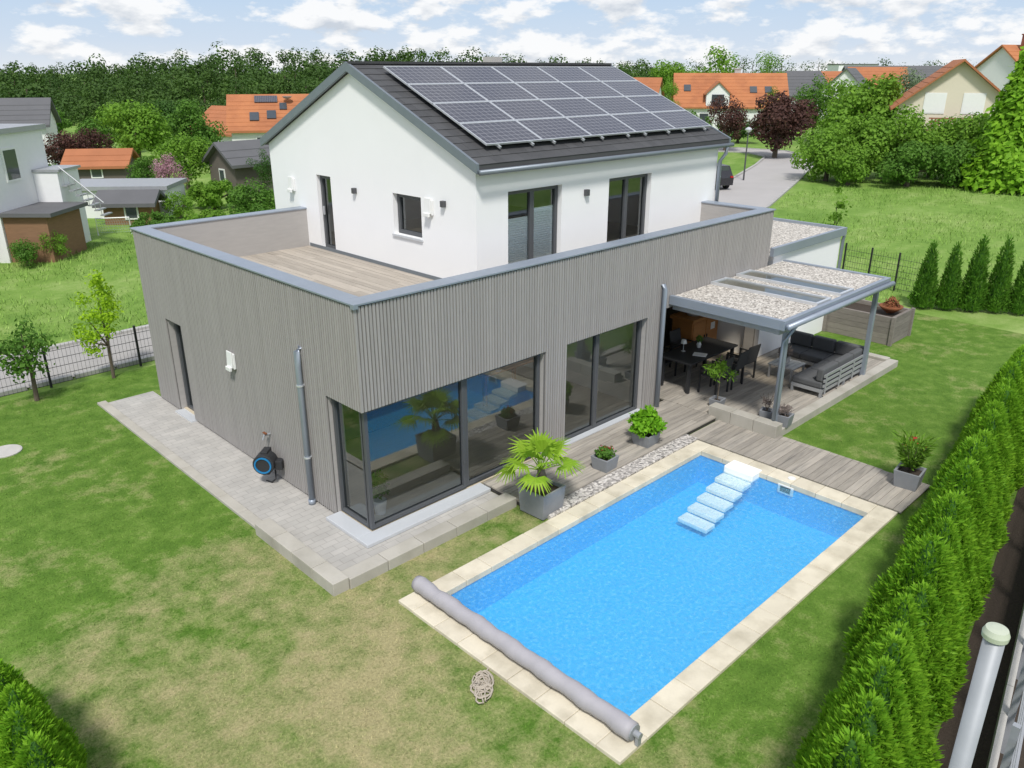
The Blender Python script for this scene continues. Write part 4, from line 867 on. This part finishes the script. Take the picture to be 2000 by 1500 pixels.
# ---------------------------------------------------------------- background houses
def bgh(name,label,px,k,rot,w_,d_,h,rh,wall,roofm,wins=(),chim=None,over=.35,cat='house',sky=()):
    (x,y),F=KP(px,k)
    t=thing(name,label,cat,(x,y,0),ROTC+math.radians(rot)); a,b=w_/2,d_/2
    m=MB(); m.box(-a,a,-b,b,-.1,h)
    if rh>0:
        for s in (-a,a): m.face([(s,-b,h),(s,b,h),(s,0,h+rh)] if s>0 else [(s,b,h),(s,-b,h),(s,0,h+rh)])
    m.build('wall',M[wall],t); m=MB()
    if rh>0:
        sl=rh/b; e=over
        for s in (-1,1):
            p=[(-a-e,s*(b+e),h-sl*e),(a+e,s*(b+e),h-sl*e),(a+e,0,h+rh),(-a-e,0,h+rh)]
            if s>0: p=[p[1],p[0],p[3],p[2]]
            m.hexa([(q[0],q[1],q[2]+.02) for q in p]+[(q[0],q[1],q[2]+.2) for q in p])
        for s in (-1,1):
            for r in range(1,int(b/.45)):
                y0=s*(b+e)*(1-r/ (b/.45)); zz=h-sl*e+(h+rh-(h-sl*e))*(1-abs(y0)/(b+e))+.2
                m.box(-a-e,a+e,y0-.02,y0+.02,zz-.03,zz+.025)
    else: m.box(-a-.15,a+.15,-b-.15,b+.15,h+.002,h+.2)
    rf=m.build('roof',M[roofm],t)
    for f,u,z,ww,hh in wins:
        m=MB(); p=MB()
        if f=='f':
            m.box(u-ww/2-.08,u+ww/2+.08,-b-.05,-b-.003,z-.08,z+hh+.08); p.box(u-ww/2,u+ww/2,-b-.06,-b-.051,z,z+hh)
        else:
            s=-1 if f=='l' else 1; xx=s*a; lo,hi=sorted((xx+s*.003,xx+s*.05)); m.box(lo,hi,u-ww/2-.08,u+ww/2+.08,z-.08,z+hh+.08); lo,hi=sorted((xx+s*.051,xx+s*.06)); p.box(lo,hi,u-ww/2,u+ww/2,z,z+hh)
        wn_=m.build('window',M['white'],t); p.build('pane',M['bwin'],wn_)
    if chim:
        cx_,cy_,ch,cm=chim; MB().box(cx_-.35,cx_+.35,cy_-.3,cy_+.3,h,ch).box(cx_-.42,cx_+.42,cy_-.37,cy_+.37,ch+.001,ch+.12).build('chimney',M[cm],rf)
    for u,q,ww,hh,mm in sky:
        sl=math.atan(rh/b); o=MB().box(-ww/2,ww/2,-hh/2,hh/2,.0,.1).build('roof_window' if mm=='bwin' else 'solar_panel',M[mm],rf); yy=-b*(1-q); o.location=(u,yy,h+rh*q+.22); o.rotation_euler=(sl,0,0)
    return t
t=bgh('village_house','orange roofed house with roof windows behind the white gable',612,72,14,13,8,2.3,2.5,'bgwhite','orange',(('f',-4,.6,1,1.1),('l',0,.8,1.2,1.2)),sky=((-4.6,.3,.75,1.1,'bwin'),(-3.2,.35,.75,1.1,'bwin'),(-2.2,.6,.6,.9,'bwin'),(-3.6,.82,1.9,.9,'cells')))
MB().lathe([(.02,0),(.3,.1),(.42,.25)],14,(-1.8,-1.2,4.6)).build('satellite_dish',M['gframe'],t)
t=bgh('village_house','lower orange roofed extension left of the orange house',475,76,-30,6.5,6.5,1.6,2.0,'bgwhite','orangeb',(('f',0,.5,1,1),))
bgh('garden_shed','small shed with faded red tile roof at left',205,55,10,3.6,3.0,1.0,.8,'gwood','orangeb',(('f',0,.3,.6,.6),),cat='shed')
t=bgh('barn','dark weathered board barn with grey roof',478,50,48,2.7,3.0,1.75,1.0,'gwood','groof',(('l',0,.7,.5,.6),),cat='barn')
t=bgh('flat_garage','low flat roofed white garage in the left background',250,42,4,5.2,3.0,1.35,0,'bgwhite','gframe',(('f',1.2,.3,.5,.8),),cat='garage')
bgh('tool_shed','dark brown shed with grey roof before the flat white garage',262,39.5,6,2.2,1.4,1.0,.35,'bwood','groof',(('f',.2,.3,.5,.5),),cat='shed')
t=bgh('modern_house','white cubic neighbour house at the left edge',0,33,0,3.2,4,4.7,0,'bgwhite','gframe',(('r',-.6,3,.8,1.1),('f',.6,.7,.6,1.2)),over=.1)
m=MB(); m.box(1.62,3.3,-1.9,.6,-.1,1.75); m.build('board_annex',M['bwood'],t); MB().box(1.62,3.6,-2.1,.8,1.752,1.9).build('annex_roof',M['groof'],t)
m=MB(); m.box(-1.0,.9,-3.2,-2.01,-.1,3.0); m.build('board_bay',M['bwood'],t); MB().box(-1.2,1.1,-3.3,-2.01,3.002,3.15).build('bay_roof',M['groof'],t)
m=MB(); m.box(-.2,1.3,-3.4,-3.21,-.1,1.3); m.build('front_wall',M['bgwhite'],t)
m=MB(); m.box(1.605,2.6,.75,2.4,-.1,3.1); m.build('white_annex',M['bgwhite'],t); MB().box(1.605,2.7,.70,2.5,3.102,3.2).build('annex_roof',M['gframe'],t)
m=MB()
for i in range(7): m.box(2.65+i*.22,2.83+i*.22,.9,1.6,2.5-i*.2,2.55-i*.2)
m.tube([(2.62,.9,3.3),(4.2,.9,1.85)],.03,5)
for i in range(7): m.tube([(2.72+i*.22,.9,2.5-i*.2),(2.72+i*.22,.9,3.2-i*.2)],.015,4)
m.build('stair',M['gframe'],t)
bgh('village_house','house with dark gabled roof behind the white cubic one',45,62,20,5,5,3.2,1.6,'bgwhite','groof',(('f',.5,1.5,.8,1),))
t=thing('football_goal','small white garden goal with pale net before the white garage','goal',G(225,458),ROTC+.25)
m=MB(); m.tube([(-.7,0,0),(-.7,0,.75),(.7,0,.75),(.7,0,0)],.03,6); m.build('frame',M['white'],t)
m=MB()
for i in range(15): q=-.7+i*.1; m.tube([(q,0,.74),(q,.28,.55),(q,.5,.02)],.006,4)
for j in range(6): f_=j/5; m.tube([(-.7,.5*f_,.74-.72*f_),(.7,.5*f_,.74-.72*f_)],.006,4)
m.build('net',M['net'],t)
t=bgh('village_house','orange roofed house with white dormer beyond the village road',1415,98,-8,12.5,9,3.0,3.4,'bgwhite','orange',(('f',-3,1,1,1.2),('f',3.5,1,1,1.2),('r',0,3.4,1,1.3)),chim=(1,1,7.0,'conc'),sky=((-5,.5,.8,1.1,'bwin'),(2.6,.45,.8,1.1,'bwin'),(4.3,.45,.8,1.1,'bwin')))
m=MB(); a,b,zt=-2.9,-.3,4.4
m.box(a,b,-4.7,-2,2.6,zt); m.face([(a,-4.7,zt),(b,-4.7,zt),((a+b)/2,-4.7,zt+1.2)]); m.build('dormer',M['bgwhite'],t)
m=MB(); mid=(a+b)/2
for s in (-1,1):
    q=mid+s*1.55; lo,hi=(q,mid) if s<0 else (mid,q); zl,zh=(zt-.2,zt+1.2) if s<0 else (zt+1.2,zt-.2)
    m.hexa([(lo,-4.9,zl),(hi,-4.9,zh),(hi,-1,zh),(lo,-1,zl),(lo,-4.9,zl+.15),(hi,-4.9,zh+.15),(hi,-1,zh+.15),(lo,-1,zl+.15)])
m.build('dormer_roof',M['orangeb'],t); MB().box(mid-.7,mid+.7,-4.76,-4.703,3.0,4.3).build('window',M['bwin'],t)
bgh('village_house','small orange roofed house just behind the solar roof end',1245,120,-20,6,6,2.9,2.8,'bgwhite','orangeb',(('f',0,.8,1,1.2),))
t=bgh('village_house','cream gabled house with wooden balcony at upper right',1838,72,96-28,8.5,8.6,4.2,3.4,'cream','orangeb',(('l',-1.3,3.6,1.5,1.5),('l',1.6,3.6,1.5,1.5)),over=.6)
for ch in list(t.children):
    if ch.name.startswith('window'):
        for g in ch.children: g.data.materials[0]=M['white']
m=MB()
for i in range(16): m.box(-5.35,-5.28,-2.6+i*.28,-2.48+i*.28,2.3,3.15)
m.box(-5.4,-4.27,-2.7,1.9,2.1,2.25); m.box(-5.4,-5.25,-2.7,1.9,3.15,3.25); m.build('balcony',M['brick'],t)
t=bgh('village_house','white house with brick chimney and orange roof at the right edge',1990,88,20,10,8,6.2,3.0,'bgwhite','orange',(('f',-2,4.2,1,1.2),),chim=(-3.2,-1,10.3,'brick'))
for i,(lb,px,k,w_,h,rh,rt,wl) in enumerate((('grey roofed house right of the orange roofed house',1545,125,9,3.4,3.2,25,'bgwhite'),('white gabled house with grey roof left of the cream house',1648,120,8,3.6,3.4,60,'bgwhite'),('long dark roofed hall on the skyline at right',1745,165,22,4.5,3.0,0,'bgwhite'),('small orange roofed house on the skyline right of the orange house',1590,150,8,3.5,3.0,0,'bgwhite'),('white flat topped house on the skyline at right',1655,190,9,8.0,0,0,'bgwhite'),('distant brown roofed house behind the fresh green trees',1700,140,9,4.2,3.0,-10,'cream'))):
    bgh('village_house',lb,px,k,rt,w_,7,h,rh,wl,'orangeb' if 'orange roofed house on' in lb or 'brown' in lb else 'groof',(('f',-1,1.2,1,1.2),('f',1.6,1.2,1,1.2)))
p=G(1452,352); t=thing('street_lamp','slim grey street lamp at the bend of the village road','street lamp',p)
MB().tube([(0,0,0),(0,0,3.1)],[.06,.04],8).build('pole',M['lamp'],t); MB().lathe([(.06,3.1),(.22,3.25),(.24,3.3),(.1,3.42),(.02,3.45)],12).build('lamp_head',M['alu'],t)
p=G(1376,364); t=thing('parked_car','dark car parked on the village road behind the house','car',p,math.radians(62))
prof=[(-2.0,.3),(-2.05,.75),(-1.85,.95),(-1.45,1.42),(.45,1.45),(1.1,.98),(1.9,.85),(2.05,.6),(2.0,.3)]
m=MB(); a=[(x,-.82,z) for x,z in prof]; b=[(x,.82,z) for x,z in prof]; m.face(a); m.face(b[::-1])
for i in range(len(prof)): j=(i+1)%len(prof); m.face([a[j],a[i],b[i],b[j]])
m.build('body',M['carp'],t,bevel=.05)
for x in (-1.25,1.3):
    for y in (-.78,.78): o=MB().tube([(x,y-.1,.32),(x,y+.1,.32)],.32,18).build('wheel',M['tyre'],t); MB().tube([(x,y-.11,.32),(x,y+.11,.32)],.18,14).build('rim',M['alu'],o)
for s in (-1,1): MB().box(-1.3,.6,s*.83-.005,s*.83+.005,1.0,1.36).build('window',M['bwin'],t); MB().box(-2.08,-1.98,s*.68-.09,s*.68+.09,.76,.86).build('tail_light',M['tail'],t); MB().box(1.95,2.07,s*.6-.15,s*.6+.15,.6,.75).build('headlight',M['white'],t)
MB().rbox((-1.66,0,1.19),(.02,1.3,.42),0).build('rear_window',M['bwin'],t)
# ---------------------------------------------------------------- grass blades
def blades(name,pts,hmin,hmax,wd,mat,label,lean=.9):
    n=len(pts); P=np.zeros((n,3)); P[:,:2]=pts; P[:,2]=-.01; a=RNG.random(n)*6.283
    D=np.stack([np.cos(a)*lean,np.sin(a)*lean,np.ones(n)],1)*(hmin+(hmax-hmin)*RNG.random(n))[:,None]*(.75); s=np.stack([-np.sin(a),np.cos(a),np.zeros(n)],1)*wd*(.6+.8*RNG.random(n))[:,None]
    V=np.stack([P-s,P+s,P+D],1); o=quadmesh(name,V,mat,nv=3); tag(o,label,'grass',kind='stuff')
ex=[(-1.25,2.45,-.9,8.95),(-.3,12,-.2,9.7),(-.7,6.87,-5.6,-1.28),(2.4,8.22,-1.62,.1),(6.83,8.25,-5.65,-1.0),(7.9,14.35,-2.7,3),(12,16.2,0,3.5),(15.6,17.1,-2,.1)]
def outside(p):
    k=np.ones(len(p),bool)
    for a,b,c,d in ex: k&=~((p[:,0]>a)&(p[:,0]<b)&(p[:,1]>c)&(p[:,1]<d))
    return p[k]
q=np.concatenate([np.stack([RNG.uniform(-6.5,3,190000),RNG.uniform(-7.2,10.5,190000)],1),np.stack([RNG.uniform(3,19,50000),RNG.uniform(-7.2,-1.2,50000)],1)])
q=outside(q); q=q[q[:,1]>hy(q[:,0])-.2]; blades('lawn_grass',q,.018,.045,.005,M['blade'],'short green and straw coloured lawn blades around the pool',1.3)
q=np.concatenate([np.stack([RNG.uniform(-8,12,20000),RNG.uniform(14.1,30,20000)],1),np.stack([RNG.uniform(16.5,55,52000),RNG.uniform(-14,14,52000)],1)])
d=(q[:,0]-20)*.83+(q[:,1]+2)*.55; q=q[(q[:,0]<14)|(d>1.0)]
pr=np.array(RP[:5])
for i in range(4):
    a,b=pr[i],pr[i+1]; ab=b-a; tt=np.clip(((q-a)@ab)/(ab@ab),0,1); q=q[np.linalg.norm(q-(a+tt[:,None]*ab),axis=1)>2.4]
cl_=np.sin(q[:,0]*.9)*np.cos(q[:,1]*1.1)+np.sin(q[:,0]*.35+q[:,1]*.5); q=q[(cl_+RNG.normal(size=len(q))*.8)>-.5]
q=outside(q); blades('meadow_grass',q,.08,.28,.012,M['mblade'],'tall unmown meadow grass beyond the garden',.8)
